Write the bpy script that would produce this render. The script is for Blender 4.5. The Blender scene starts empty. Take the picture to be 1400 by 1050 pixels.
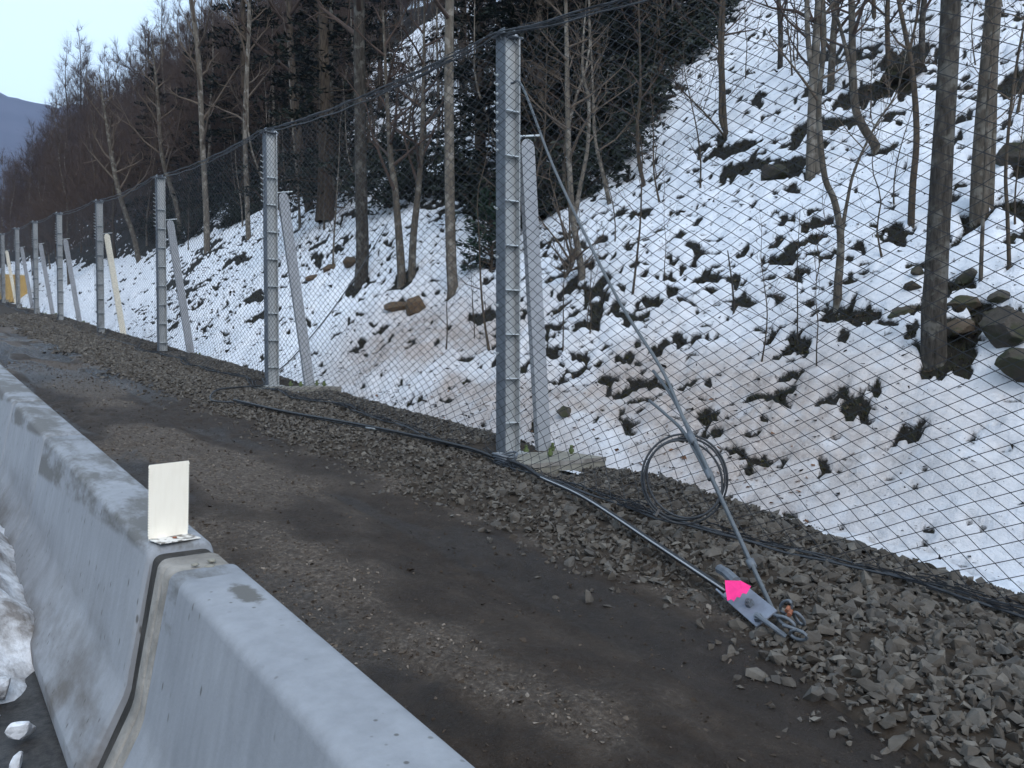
import bpy, math, random
import numpy as np
from mathutils import Vector, Matrix
R = math.radians
scene = bpy.context.scene
COL = scene.collection

# ------------------------------------------------------------------ camera, sky, light, exposure
cam_d = bpy.data.cameras.new('camera'); cam = bpy.data.objects.new('camera', cam_d); COL.objects.link(cam)
cam.location = (0, 0, 1.7); cam.rotation_euler = (R(88.2), 0, R(-36.4))
cam_d.sensor_width = 36; cam_d.lens = 36*1130/1400; cam_d.clip_start = .05; cam_d.clip_end = 9000
scene.camera = cam
W = bpy.data.worlds.new('World'); scene.world = W; W.use_nodes = True
wn = W.node_tree; wn.nodes.clear()
SUN_EL, SUN_ROT = 40, 200
sky = wn.nodes.new('ShaderNodeTexSky'); sky.sky_type = 'NISHITA'; sky.sun_disc = False
sky.sun_elevation = R(SUN_EL); sky.sun_rotation = R(SUN_ROT); sky.air_density = 1.0; sky.dust_density = 1.5; sky.ozone_density = 1.5
veil = wn.nodes.new('ShaderNodeMix'); veil.data_type = 'RGBA'
veil.inputs[0].default_value = .62                      # thin even overcast veil over the clear sky
wn.links.new(sky.outputs[0], veil.inputs[6]); veil.inputs[7].default_value = (6.6, 8.3, 9.8, 1)
bg = wn.nodes.new('ShaderNodeBackground'); bg.inputs[1].default_value = .1
wo = wn.nodes.new('ShaderNodeOutputWorld')
wn.links.new(veil.outputs[2], bg.inputs[0]); wn.links.new(bg.outputs[0], wo.inputs[0])
sd = bpy.data.lights.new('sun', 'SUN'); sd.energy = .7; sd.angle = R(35); sd.color = (1, .93, .86)
sun = bpy.data.objects.new('sun', sd); COL.objects.link(sun)
_sv = Vector((math.sin(R(SUN_ROT))*math.cos(R(SUN_EL)), math.cos(R(SUN_ROT))*math.cos(R(SUN_EL)), math.sin(R(SUN_EL))))
sun.rotation_euler = _sv.to_track_quat('Z', 'Y').to_euler(); sun.location = (-20, -20, 30)
vs = scene.view_settings; vs.view_transform = 'Standard'; vs.look = 'None'; vs.gamma = 1; vs.exposure = 1.12; vs.use_curve_mapping = False
cy = scene.cycles; cy.use_denoising = True; cy.max_bounces = 6; cy.diffuse_bounces = 3; cy.glossy_bounces = 2; cy.transparent_max_bounces = 4; cy.volume_bounces = 0

def _h(ix, iy, s):
    n = (ix.astype(np.int64)*374761393 + iy.astype(np.int64)*668265263 + s*1442695041) & 0xffffffff
    n = ((n ^ (n >> 13))*1274126177) & 0xffffffff
    n = ((n ^ (n >> 16))*2246822519) & 0xffffffff
    return ((n ^ (n >> 15)) & 0xffff)/65535.0
def vnoise(x, y, s=0):
    x = np.asarray(x, float); y = np.asarray(y, float)
    ix = np.floor(x).astype(np.int64); iy = np.floor(y).astype(np.int64)
    fx = x-ix; fy = y-iy
    fx = fx*fx*fx*(fx*(fx*6-15)+10); fy = fy*fy*fy*(fy*(fy*6-15)+10)
    a = _h(ix, iy, s); b = _h(ix+1, iy, s); c = _h(ix, iy+1, s); d = _h(ix+1, iy+1, s)
    return (a*(1-fx)+b*fx)*(1-fy)+(c*(1-fx)+d*fx)*fy
def fbm(x, y, s=0, o=4, g=.5):
    t = 0; a = 1.; n = 0
    for k in range(o):
        t = t+a*vnoise(np.asarray(x)*2**k+17.3*k, np.asarray(y)*2**k-9.1*k, s+k*31); n += a; a *= g
    return t/n
def sstep(a, b, v):
    t = np.clip((np.asarray(v, float)-a)/(b-a), 0, 1); return t*t*(3-2*t)
def zr(y):
    y = np.asarray(y, float)
    return np.where(y < 0, .075*y, np.where(y < 100, .075*y+.0001*y*y, 8.5+.095*(y-100)))
def hill(x, y):
    x = np.asarray(x, float); y = np.asarray(y, float)
    u = np.clip(x-7.0, 0, None)
    r = .25*(1-np.exp(-u/.25)) if False else 0
    z = zr(y)-.32+.78*u+.02*np.clip(6.9-x, 0, 2)*8
    z = np.where(x > 75, zr(y)-.32+.78*68+.45*(x-75)-.0012*(x-75)**2, z)
    a = sstep(7.0, 13, x)
    z = z+a*(2.2*(fbm(x/14, y/14, 5, 3)-.5)+sstep(20, 50, x)*5*(fbm(x/40, y/40, 9, 2)-.5))
    b = sstep(6.7, 8, x)
    z = z+b*(.5*(fbm(x/1.8, y/1.8, 11, 4)-.5)) + b*.12*(fbm(x/.35, y/.35, 13, 2)-.5)
    return z
# ------------------------------------------------------------------ helpers
def tag(o, label=None, cat=None, group=None, kind=None):
    if label: o['label'] = label
    if cat: o['category'] = cat
    if group: o['group'] = group
    if kind: o['kind'] = kind
    return o
def link(name, me, m=None, parent=None, loc=None, rot=None, scale=None):
    o = bpy.data.objects.new(name, me); COL.objects.link(o)
    if m is not None and me is not None and not len(me.materials): me.materials.append(m)
    if parent is not None: o.parent = parent
    if loc is not None: o.location = loc
    if rot is not None: o.rotation_euler = rot
    if scale is not None: o.scale = scale
    return o
def empty(name, loc=(0, 0, 0), rot=(0, 0, 0), **k):
    o = bpy.data.objects.new(name, None); COL.objects.link(o); o.location = loc; o.rotation_euler = rot; o.empty_display_size = .1
    return tag(o, **k)
def copy_tree(o, parent=None):
    c = o.copy(); COL.objects.link(c)
    if parent is not None: c.parent = parent
    for ch in o.children: copy_tree(ch, c)
    return c
def mesh_np(name, V, F, smooth=False, attrs=None):
    """V (n,3), F (m,3|4) arrays"""
    V = np.ascontiguousarray(V, np.float32); F = np.ascontiguousarray(F, np.int32)
    me = bpy.data.meshes.new(name); k = F.shape[1]
    me.vertices.add(len(V)); me.vertices.foreach_set('co', V.ravel())
    me.loops.add(F.size); me.loops.foreach_set('vertex_index', F.ravel())
    me.polygons.add(len(F)); me.polygons.foreach_set('loop_start', np.arange(0, F.size, k, dtype=np.int32))
    me.polygons.foreach_set('loop_total', np.full(len(F), k, np.int32))
    me.polygons.foreach_set('use_smooth', np.full(len(F), smooth, bool))
    me.update(calc_edges=True)
    for n, a in (attrs or {}).items():
        at = me.attributes.new(n, 'FLOAT', 'POINT'); at.data.foreach_set('value', np.ascontiguousarray(a, np.float32).ravel())
    me.validate(); return me
class MB:
    def __init__(s): s.v = []; s.f = []
    def add(s, v, f):
        n = len(s.v); s.v += [tuple(map(float, p)) for p in v]; s.f += [tuple(i+n for i in q) for q in f]; return s
    def box(s, c, size, M=None):
        a, b, d = [q/2 for q in size]
        v = [Vector((x, y, z)) for x in (-a, a) for y in (-b, b) for z in (-d, d)]
        if M is not None: v = [M @ p for p in v]
        return s.add([p+Vector(c) for p in v], [(0, 1, 3, 2), (4, 6, 7, 5), (0, 4, 5, 1), (2, 3, 7, 6), (0, 2, 6, 4), (1, 5, 7, 3)])
    def tube(s, pts, r, sides=8, caps=True):
        P = np.array([pts], float); rr = np.array([np.full(len(pts), r) if np.isscalar(r) else r], float)
        V, F = tubes(P, rr, sides); s.add(V, F)
        if caps:
            n = len(s.v); k = len(pts)*sides
            s.f.append(tuple(range(n-k+sides-1, n-k-1, -1))); s.f.append(tuple(range(n-sides, n)))
        return s
    def prism(s, outline, y0, y1):                       # outline in x,z extruded along y
        n = len(outline)
        v = [(x, y0, z) for x, z in outline]+[(x, y1, z) for x, z in outline]
        f = [tuple(range(n))[::-1], tuple(range(n, 2*n))]+[(i, (i+1) % n, n+(i+1) % n, n+i) for i in range(n)]
        return s.add(v, f)
    def mesh(s, name, smooth=False):
        me = bpy.data.meshes.new(name); me.from_pydata(s.v, [], s.f)
        if smooth: me.polygons.foreach_set('use_smooth', [True]*len(me.polygons))
        me.update(); return me
    def build(s, name, m, parent=None, smooth=False, bevel=0, **k):
        o = link(name, s.mesh(name, smooth), m, parent, **k)
        if bevel:
            b = o.modifiers.new('bevel', 'BEVEL'); b.width = bevel; b.segments = 2; b.limit_method = 'ANGLE'
        return o
def tubes(P, RR, sides):
    """batch of n polylines with k points: P (n,k,3), RR (n,k) -> verts, quads"""
    n, k, _ = P.shape
    T = np.empty_like(P); T[:, 1:-1] = P[:, 2:]-P[:, :-2]; T[:, 0] = P[:, 1]-P[:, 0]; T[:, -1] = P[:, -1]-P[:, -2]
    T /= np.linalg.norm(T, axis=2, keepdims=True)+1e-9
    D = (P[:, -1]-P[:, 0]); D /= np.linalg.norm(D, axis=1, keepdims=True)+1e-9
    ref = np.where(np.abs(D[:, 2:3]) > .9, np.array([[1., 0, 0]]), np.array([[0, 0, 1.]]))[:, None, :]
    A = np.cross(T, np.broadcast_to(ref, T.shape)); A /= np.linalg.norm(A, axis=2, keepdims=True)+1e-9
    B = np.cross(T, A)
    a = np.arange(sides)*2*np.pi/sides
    V = P[:, :, None]+RR[:, :, None, None]*(A[:, :, None]*np.cos(a)[None, None, :, None]+B[:, :, None]*np.sin(a)[None, None, :, None])
    i = np.arange(n)[:, None, None]*k*sides+np.arange(k-1)[None, :, None]*sides; j = np.arange(sides)[None, None]; j2 = (j+1) % sides
    F = np.stack([i+j, i+j2, i+sides+j2, i+sides+j], -1).reshape(-1, 4)
    return V.reshape(-1, 3), F
def grid_faces(ny, nx):
    i = np.arange(ny-1)[:, None]*nx+np.arange(nx-1)[None]
    return np.stack([i, i+1, i+nx+1, i+nx], -1).reshape(-1, 4)

# ------------------------------------------------------------------ node helper
class G:
    def __init__(s, name, rough=.8, metallic=0, spec=.3):
        s.m = bpy.data.materials.new(name); s.m.use_nodes = True; s.t = s.m.node_tree; s.N = s.t.nodes
        s.b = s.N['Principled BSDF']; s.b.inputs['Roughness'].default_value = rough; s.b.inputs['Metallic'].default_value = metallic
        s.b.inputs['Specular IOR Level'].default_value = spec
    def set(s, node, k, v):
        if isinstance(v, bpy.types.NodeSocket): s.t.links.new(v, node.inputs[k])
        else: node.inputs[k].default_value = v if not (isinstance(v, tuple) and len(v) == 3 and node.inputs[k].type == 'RGBA') else v+(1,)
    def out(s, k, v): s.set(s.b, k, v); return s
    def pos(s): return s.N.new('ShaderNodeNewGeometry').outputs['Position']
    def obj(s): return s.N.new('ShaderNodeTexCoord').outputs['Object']
    def rnd(s): return s.N.new('ShaderNodeObjectInfo').outputs['Random']
    def attr(s, n): a = s.N.new('ShaderNodeAttribute'); a.attribute_name = n; return a.outputs['Fac']
    def scale(s, v, sc):
        n = s.N.new('ShaderNodeMapping'); s.t.links.new(v, n.inputs[0]); n.inputs['Scale'].default_value = sc; return n.outputs[0]
    def noise(s, v, sc, det=4, rough=.55, col=False):
        n = s.N.new('ShaderNodeTexNoise'); s.t.links.new(v, n.inputs['Vector']); n.inputs['Scale'].default_value = sc
        n.inputs['Detail'].default_value = det; n.inputs['Roughness'].default_value = rough
        return n.outputs['Color' if col else 'Fac']
    def vor(s, v, sc, feat='F1'):
        n = s.N.new('ShaderNodeTexVoronoi'); s.t.links.new(v, n.inputs['Vector']); n.inputs['Scale'].default_value = sc; n.feature = feat; return n.outputs[0]
    def ramp(s, f, *st):
        n = s.N.new('ShaderNodeValToRGB'); s.t.links.new(f, n.inputs[0]); e = n.color_ramp.elements
        while len(e) < len(st): e.new(.5)
        for q, (p, c) in zip(e, st): q.position = p; q.color = (c if isinstance(c, tuple) else (c, c, c))+(1,)
        return n.outputs[0]
    def mix(s, f, a, b, mode='MIX'):
        n = s.N.new('ShaderNodeMix'); n.data_type = 'RGBA'; n.blend_type = mode
        s.set(n, 0, f); s.set(n, 6, a); s.set(n, 7, b); return n.outputs[2]
    def math(s, op, a, b=0., clamp=False):
        n = s.N.new('ShaderNodeMath'); n.operation = op; n.use_clamp = clamp; s.set(n, 0, a); s.set(n, 1, b); return n.outputs[0]
    def bump(s, h, st=.3, d=.02):
        n = s.N.new('ShaderNodeBump'); n.inputs['Strength'].default_value = st; n.inputs['Distance'].default_value = d
        s.t.links.new(h, n.inputs['Height']); s.t.links.new(n.outputs[0], s.b.inputs['Normal']); return s
    def sep(s, v):
        n = s.N.new('ShaderNodeSeparateXYZ'); s.t.links.new(v, n.inputs[0]); return n.outputs
def simple(name, col, rough=.6, metallic=0, var=.25, sc=8, bump=.1, spec=.3, objc=True):
    g = G(name, rough, metallic, spec); v = g.obj() if objc else g.pos(); n = g.noise(v, sc)
    g.out('Base Color', g.ramp(n, (.25, tuple(c*(1-var) for c in col)), (.75, tuple(min(1, c*(1+var)) for c in col))))
    if bump: g.bump(g.noise(v, sc*4), bump, .01)
    return g.m
def stone_mat(name, cols, by_obj=True, moss=0):
    g = G(name, .85, 0, .2); v = g.pos()
    f = g.rnd() if by_obj else g.attr('tint')
    n = len(cols); c = g.ramp(f, *[(i/(n-1), q) for i, q in enumerate(cols)])
    c = g.mix(.55, c, g.ramp(g.noise(v, 18, 5), (.25, .35), (.75, 1.0)), 'MULTIPLY')
    if moss: c = g.mix(g.ramp(g.noise(v, 4, 5), (.5, 0.), (.62, moss)), c, (.035, .04, .02))
    g.out('Base Color', c).bump(g.noise(v, 45, 5), .5, .01); return g.m
M = {}
g = G('galvanised_steel', .55, .15, .5); v = g.obj(); n = g.noise(v, 14, 4); vv = g.vor(v, 60)
g.out('Base Color', g.mix(.08, g.ramp(n, (.3, (.33, .345, .35)), (.7, (.43, .445, .45))), g.ramp(vv, (0., .25), (1., .75)))); g.out('Roughness', g.ramp(n, (.3, .42), (.7, .62))); M['galv'] = g.m
M['galv_dark'] = simple('dark_steel', (.135, .15, .17), .55, .2, .3, 10, .05)
M['galv_white'] = simple('bright_zinc', (.62, .66, .68), .45, .3, .2, 12, .05)
M['brace'] = simple('brace_steel', (.34, .35, .37), .6, .15, .15, 5, .05)
M['plate'] = simple('anchor_plate_steel', (.20, .22, .265), .5, .2, .3, 9, .1)
M['cream'] = simple('cream_primer', (.86, .80, .66), .6, 0, .06, 6, .05)
M['wire'] = simple('net_wire', (.022, .024, .028), .6, .0, .15, 6, 0)
M['cable'] = simple('cable_steel', (.04, .044, .05), .5, .1, .3, 30, .1)
M['cable_grey'] = simple('grey_cable', (.115, .125, .135), .5, .15, .2, 30, .1)
M['black'] = simple('black_sheath', (.014, .015, .017), .45, 0, .2, 8, .05, .5)
M['rust'] = simple('rusty_steel', (.24, .09, .05), .8, 0, .4, 20, .3)
M['pink'] = simple('fluorescent_pink_tape', (.88, .03, .22), .65, 0, .15, 14, .05)
M['gap_shade'] = simple('joint_gap_shade', (.035, .032, .029), .95, 0, .5, 9, .6)  # near-black colour standing in for the shade inside the barrier joint
M['bolt_green'] = simple('green_cap', (.10, .13, .045), .5, 0, .3, 10, .1)
M['yellow'] = simple('yellow_paint', (.55, .37, .13), .5, 0, .12, 4, .05)
M['footing'] = simple('footing_concrete', (.23, .215, .18), .9, 0, .35, 6, .4)
M['mortar'] = simple('mortar', (.25, .23, .205), .9, 0, .45, 7, .8)
g = G('reflective_sheet', .42, 0, .5); v = g.obj()
g.out('Base Color', g.mix(g.ramp(g.noise(g.scale(v, (6, 6, 1.2)), 9, 3), (.45, 0.), (.8, .5)), (.97, .89, .755), (.86, .77, .63)))
M['reflector'] = g.m
g = G('reflector_foot', .6, 0, .4); v = g.obj()
g.out('Base Color', g.mix(g.ramp(g.noise(v, 38, 5), (.48, 0.), (.6, .9)), (.72, .69, .64), (.12, .10, .085))); M['reflector_foot'] = g.m

g = G('barrier_concrete', .85, 0, .25); v = g.pos(); ov = g.obj(); s_ = g.sep(ov)
base = g.ramp(g.noise(v, 2.2, 6), (.3, (.245, .255, .275)), (.7, (.295, .305, .325)))
base = g.mix(.5, base, g.ramp(g.noise(g.scale(v, (7, 7, .9)), 3, 4), (.3, .68), (.7, 1.0)), 'MULTIPLY')       # faint runs
wp = g.ramp(g.noise(g.scale(v, (3, 1.3, 3)), 1.5, 6, .7), (.43, 0.), (.56, .9))                                 # damp worn patches on the top
wp = g.math('MULTIPLY', wp, g.math('GREATER_THAN', g.sep(v)[1], 2.65))
e_ = g.N.new('ShaderNodeVectorMath'); e_.operation = 'DISTANCE'
dv = g.scale(v, (14., 5.6, 0)); g.t.links.new(dv, e_.inputs[0]); e_.inputs[1].default_value = (.815*14, 2.45*5.6, 0)                # grey scab by the joint
ep = g.ramp(g.math('ADD', e_.outputs['Value'], g.math('MULTIPLY', g.noise(v, 26, 6, .7), .8)), (.80, 1.), (1.22, 0.))
wp = g.math('MAXIMUM', wp, ep)
wp = g.math('MULTIPLY', wp, g.ramp(s_[2], (.775, 0.), (.80, 1.)))
base = g.mix(wp, base, (.12, .116, .11))
gr = g.ramp(g.noise(g.scale(v, (1.6, 1.2, 2.2)), 1.6, 6, .65), (.44, 0.), (.64, .95))                           # road splash low down
lo = g.math('MULTIPLY', gr, g.ramp(s_[2], (.10, 1.), (.62, 0.)))
base = g.mix(lo, base, (.10, .086, .073))
pit = g.ramp(g.vor(g.scale(v, (1, 1, .38)), 22), (.09, 1.), (.16, 0.))
pit = g.math('MULTIPLY', pit, g.ramp(g.noise(v, 3, 3), (.42, 0.), (.52, 1.)))
base = g.mix(g.math('MULTIPLY', pit, .85), base, (.09, .085, .08))
g.out('Base Color', base); g.bump(g.noise(v, 55, 6), .22, .008); M['barrier'] = g.m

g = G('wet_asphalt', .35, 0, .4); v = g.pos()
g.out('Base Color', g.ramp(g.noise(v, 30, 5), (.3, (.018, .018, .02)), (.7, (.06, .058, .056)))); g.out('Roughness', g.ramp(g.noise(v, 1.6, 3), (.4, .45), (.6, .85)))
g.bump(g.noise(v, 90, 3), .4, .008); M['asphalt'] = g.m

g = G('frozen_mud', .8, 0, .3); v = g.pos(); dry = g.attr('dry'); wet = g.attr('wet')
n1 = g.noise(g.scale(v, (1, .7, 1)), 7, 6, .65); n2 = g.noise(v, 38, 5, .7)
c = g.ramp(n1, (.3, (.021, .0138, .0094)), (.55, (.037, .025, .017)), (.75, (.064, .046, .033)))
c = g.mix(.8, c, g.ramp(g.noise(v, 130, 4, .75), (.32, .45), (.5, 1.), (.68, 1.0)), 'MULTIPLY'); c = g.mix(g.ramp(g.noise(v, 75, 3, .7), (.6, 0.), (.72, .6)), c, (.11, .085, .065))
f = g.math('MULTIPLY', dry, g.ramp(n2, (.30, .1), (.62, 1.)))
c = g.mix(f, c, g.ramp(g.noise(v, 26, 6, .75), (.3, (.04, .029, .021)), (.5, (.115, .09, .07)), (.7, (.27, .225, .185))))
c = g.mix(g.math('MULTIPLY', wet, .8), c, (.016, .015, .015))
g.out('Base Color', c); g.out('Roughness', g.mix(wet, g.ramp(n2, (.3, .6), (.7, .9)), (.08, .08, .08)))
g.bump(g.math('ADD', g.math('MULTIPLY', n1, .6), g.math('ADD', n2, g.math('MULTIPLY', g.noise(v, 110, 3, .7), .6))), .9, .025); M['mud'] = g.m
M['gravel_bed'] = simple('gravel_bed', (.034, .025, .0175), .9, 0, .4, 12, .6, objc=False)
SC = [(.062, .053, .045), (.115, .101, .086), (.085, .072, .059), (.15, .134, .115), (.105, .097, .088), (.075, .065, .055), (.20, .182, .157)]
M['stone_o'] = stone_mat('crushed_stone', SC); M['stone_m'] = stone_mat('crushed_stone_bulk', SC, False)
BC = [(.055, .046, .035), (.085, .07, .055), (.07, .066, .06), (.11, .078, .05)]
M['boulder'] = stone_mat('mossy_boulder', BC, True, .8)
M['boulder_tan'] = stone_mat('tan_rock', [(.13, .085, .052), (.11, .078, .05)], True, .3)

g = G('snowy_hillside', .8, 0, .2); v = g.pos(); cov = g.attr('cover'); dirt = g.attr('dirt')
nf = g.noise(v, 30, 5, .65)
c2 = g.math('ADD', cov, g.math('MULTIPLY', g.math('SUBTRACT', nf, .5), .8)); m_ = g.ramp(c2, (.35, 0.), (.62, 1.))
gnd = g.ramp(g.noise(v, 9, 5, .65), (.3, (.006, .005, .004)), (.5, (.015, .012, .0085)), (.66, (.014, .016, .008)), (.8, (.042, .03, .019)))
snw = g.ramp(g.noise(v, 5, 6, .65), (.3, (.62, .65, .71)), (.7, (.81, .825, .86)))
df = g.math('MULTIPLY', dirt, g.ramp(g.noise(v, 3.5, 6, .7), (.26, .4), (.52, 1.)))
snw = g.mix(df, snw, g.ramp(g.noise(v, 14, 5, .7), (.3, (.235, .195, .172)), (.7, (.50, .45, .425))))
g.out('Base Color', g.mix(m_, gnd, snw)); g.out('Roughness', .75)
g.bump(g.math('ADD', g.math('MULTIPLY', m_, .7), g.math('ADD', g.math('MULTIPLY', nf, .4), g.math('MULTIPLY', g.noise(v, 9, 4, .6), 1.1))), .75, .045); M['snow_hill'] = g.m
g = G('plowed_snow', .7, 0, .2); v = g.pos()
g.out('Base Color', g.mix(g.ramp(g.noise(v, 5, 5, .65), (.38, 0.), (.62, .9)), (.72, .74, .78), (.16, .14, .125))).bump(g.noise(v, 20, 5), .5, .03); M['plowed'] = g.m

def bark(name, a, b, sx=9, lich=None):
    g = G(name, .9, 0, .15); v = g.obj(); n = g.noise(g.scale(v, (1, 1, .22)), sx*3, 6, .65)
    c = g.ramp(n, (.32, a), (.68, b))
    if lich: c = g.mix(g.ramp(g.noise(v, 5, 4), (.52, 0.), (.62, .6)), c, lich)
    g.out('Base Color', c).bump(n, .8, .02); return g.m
M['bark_dark'] = bark('dark_bark', (.018, .016, .014), (.075, .066, .056), 8, (.14, .135, .12))
M['bark_grey'] = bark('grey_bark', (.045, .038, .031), (.12, .103, .083), 7, (.2, .19, .165))
M['bark_light'] = bark('pale_bark', (.066, .057, .047), (.165, .144, .118), 5, (.28, .26, .23))
M['bark_brown'] = bark('brown_bark', (.035, .028, .022), (.105, .083, .062), 6)
M['twig'] = simple('twigs', (.075, .055, .046), .9, 0, .3, 2, 0, .1)
M['twig_pale'] = simple('pale_twigs', (.12, .095, .075), .9, 0, .3, 2, 0, .1)
M['needle'] = simple('needles', (.008, .013, .008), .7, 0, .4, .6, 0, .2)
M['pine'] = simple('pine_needles', (.022, .045, .028), .6, 0, .35, 3, 0, .3)
M['rhodo'] = simple('evergreen_leaves', (.012, .018, .010), .5, 0, .4, 2, 0, .3)
M['grass'] = simple('dead_grass', (.04, .038, .02), .9, 0, .4, 3, 0, .1, objc=False)
M['leaf'] = simple('dead_leaf', (.13, .065, .035), .8, 0, .35, 4, 0, .2, objc=False)
M['far_hill'] = simple('far_wooded_hill', (.035, .032, .04), .95, 0, .4, .02, 0, .1, objc=False)
M['earth'] = simple('valley_ground', (.05, .042, .034), .95, 0, .3, .05, 0, .1, objc=False)
# ------------------------------------------------------------------ setting: earth, far hill, haze
def quad(name, pts, m): 
    o = MB().add(pts, [(0, 1, 2, 3)]).build(name, m); return tag(o, kind='structure')
quad('ground', [(-3500, -3500, -9), (3500, -3500, -9), (3500, 3500, -9), (-3500, 3500, -9)], M['earth'])
def far_hill():
    nu, nv = 260, 60
    u = np.linspace(-1500, 2300, nu)[None].repeat(nv, 0); v = np.linspace(0, 1, nv)[:, None].repeat(nu, 1)
    crest = 372+150*np.exp(-((u-900)/900)**2)+ 34*(fbm(u/260, u*0+3, 41, 4)-.5)*2
    tree = 7*vnoise(u/9, v*0+.5, 43)*sstep(.9, 1, v)
    d = 950+760*v+60*(fbm(u/180, v*4, 44, 3)-.5)
    z = -9+(crest+9)*v**.9*(.94+.12*fbm(u/120, v*7, 45, 4))+tree
    V = np.stack([u, d, z], -1).reshape(-1, 3)
    back = V.reshape(nv, nu, 3)[-1]+[0, 700, 0]; back[:, 2] = -9
    V = np.concatenate([V, back]); F = grid_faces(nv+1, nu)
    return tag(link('far_hill', mesh_np('far_hill', V, F, True), M['far_hill']), kind='structure')
far_hill()

# ------------------------------------------------------------------ dirt road, gravel shoulder, paved road
def axis(a, b, step):
    out = [a]
    while out[-1] < b: out.append(out[-1]+step(out[-1]))
    return np.array(out)
def mud_z(x, y):
    r = .05*(fbm(x/.9, y/1.4, 61, 4)-.5)+.035*(fbm(x/.16, y/.22, 62, 3)-.5)*2*sstep(.4, .6, fbm(x/1.1, y/2.2, 63, 3))
    wob = .25*(vnoise(y/4, y*0, 64)-.5)
    for c in (1.62, 3.08): r = r-.045*np.exp(-((x-c-wob)/.27)**2)
    return zr(y)+r
xs = np.linspace(.85, 4.0, 220); ys = axis(-4, 190, lambda y: (.0062 if y > .8 else .03)*max(2.4, math.hypot(y, 2)))
X, Y = np.meshgrid(xs, ys); Z = mud_z(X, Y)
wob = .3*(vnoise(Y/3, Y*0, 66)-.5)
DRYSPOT = [(1.95, 1.30, .42, .28, .22), (2.1, 2.75, .28, .55, .16), (1.95, 4.6, .30, .9, .12), (2.5, 1.75, .2, .2, .10), (2.25, 8.5, .35, 2, .10)]
rut = np.exp(-((X-1.62-wob)/.34)**2)+np.exp(-((X-3.2-wob)/.38)**2)+.6*np.exp(-((X-1.0)/.2)**2)
nz = fbm(X/1.3, Y/2.0, 67, 4)
dry = sstep(.40, .62, nz-.17*rut+.04+sum(1.3*A*np.exp(-((X-px)/sx)**2-((Y-py)/sy)**2) for px, py, sx, sy, A in DRYSPOT)+.09*np.exp(-((X-2.4)/.5)**2)+.03+.06*sstep(8, 20, Y)+.12*(fbm(X/.3, Y/.4, 76, 3)-.5))
wet = sstep(.52, .6, fbm(X/1.2, Y/4, 68, 3)+.1*np.exp(-((X-2.3)/.8)**2))*sstep(13, 22, Y)+.35*sstep(.55, .7, rut)*sstep(.5, .6, fbm(X/.7, Y/2, 69, 3))
Z = Z+.034*dry*(fbm(X/.06, Y/.075, 70, 3)-.25)+.010*(fbm(X/.05, Y/.09, 71, 2)-.5)
road = link('dirt_road', mesh_np('dirt_road', np.stack([X, Y, Z], -1).reshape(-1, 3), grid_faces(*X.shape), True, {'dry': dry, 'wet': np.clip(wet, 0, 1)}), M['mud'])
tag(road, kind='structure'); DIDX = np.argwhere((dry > .5) & (Y < 22) & (Y > .8)); DX, DY, DZ = X, Y, Z
def gedge(y): return 3.58-.22*sstep(3.2, 1.4, y)+.34*(fbm(y/1.1, y*0, 73, 3)-.5)*2
def gravel_z(x, y):
    e = gedge(y)
    h = (.075-.17*np.exp(-((x-5.7)/.65)**2)*sum(np.exp(-((y-p+.7)/.7)**2) for p in (-.25, 7.67, 15.22)))*sstep(-.05, .75, x-e)*(1-sstep(5.9-.6*sstep(6, 2.5, y), 6.9-.6*sstep(6, 2.5, y), x))-.15*(1-sstep(-.09, .03, x-e))-.3*sstep(6.0-.6*sstep(6, 2.5, y), 6.9-.6*sstep(6, 2.5, y), x)
    return zr(y)+h+.05*(fbm(x/.6, y/.6, 74, 3)-.5)*sstep(-.05, .3, x-e)
xs = np.linspace(3.0, 6.9, 60); ys = axis(-4, 190, lambda y: .03*max(2.6, y*.6))
X, Y = np.meshgrid(xs, ys)
gbed = link('gravel_shoulder', mesh_np('gravel_shoulder', np.stack([X, Y, gravel_z(X, Y)], -1).reshape(-1, 3), grid_faces(*X.shape), True), M['gravel_bed']); tag(gbed, kind='structure')
xs = np.linspace(-9, .95, 60); ys = axis(-6, 190, lambda y: .05*max(3, y))
X, Y = np.meshgrid(xs, ys)
tag(link('paved_road', mesh_np('paved_road', np.stack([X, Y, zr(Y)-.02+.012*(fbm(X, Y, 75, 2)-.5)], -1).reshape(-1, 3), grid_faces(*X.shape), True), M['asphalt']), kind='structure')
# roadside bank falling away on the valley side
xs = np.array([-60, -30, -9]); zo = np.array([-9.5, -6, -.1])
X, Y = np.meshgrid(xs, ys)
tag(link('valley_bank', mesh_np('valley_bank', np.stack([X, Y, np.where(X > -10, zr(Y)-.06, np.minimum(zr(Y)+zo[None], zr(Y)*.4-3))], -1).reshape(-1, 3), grid_faces(*X.shape), True), M['earth']), kind='structure')

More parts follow.
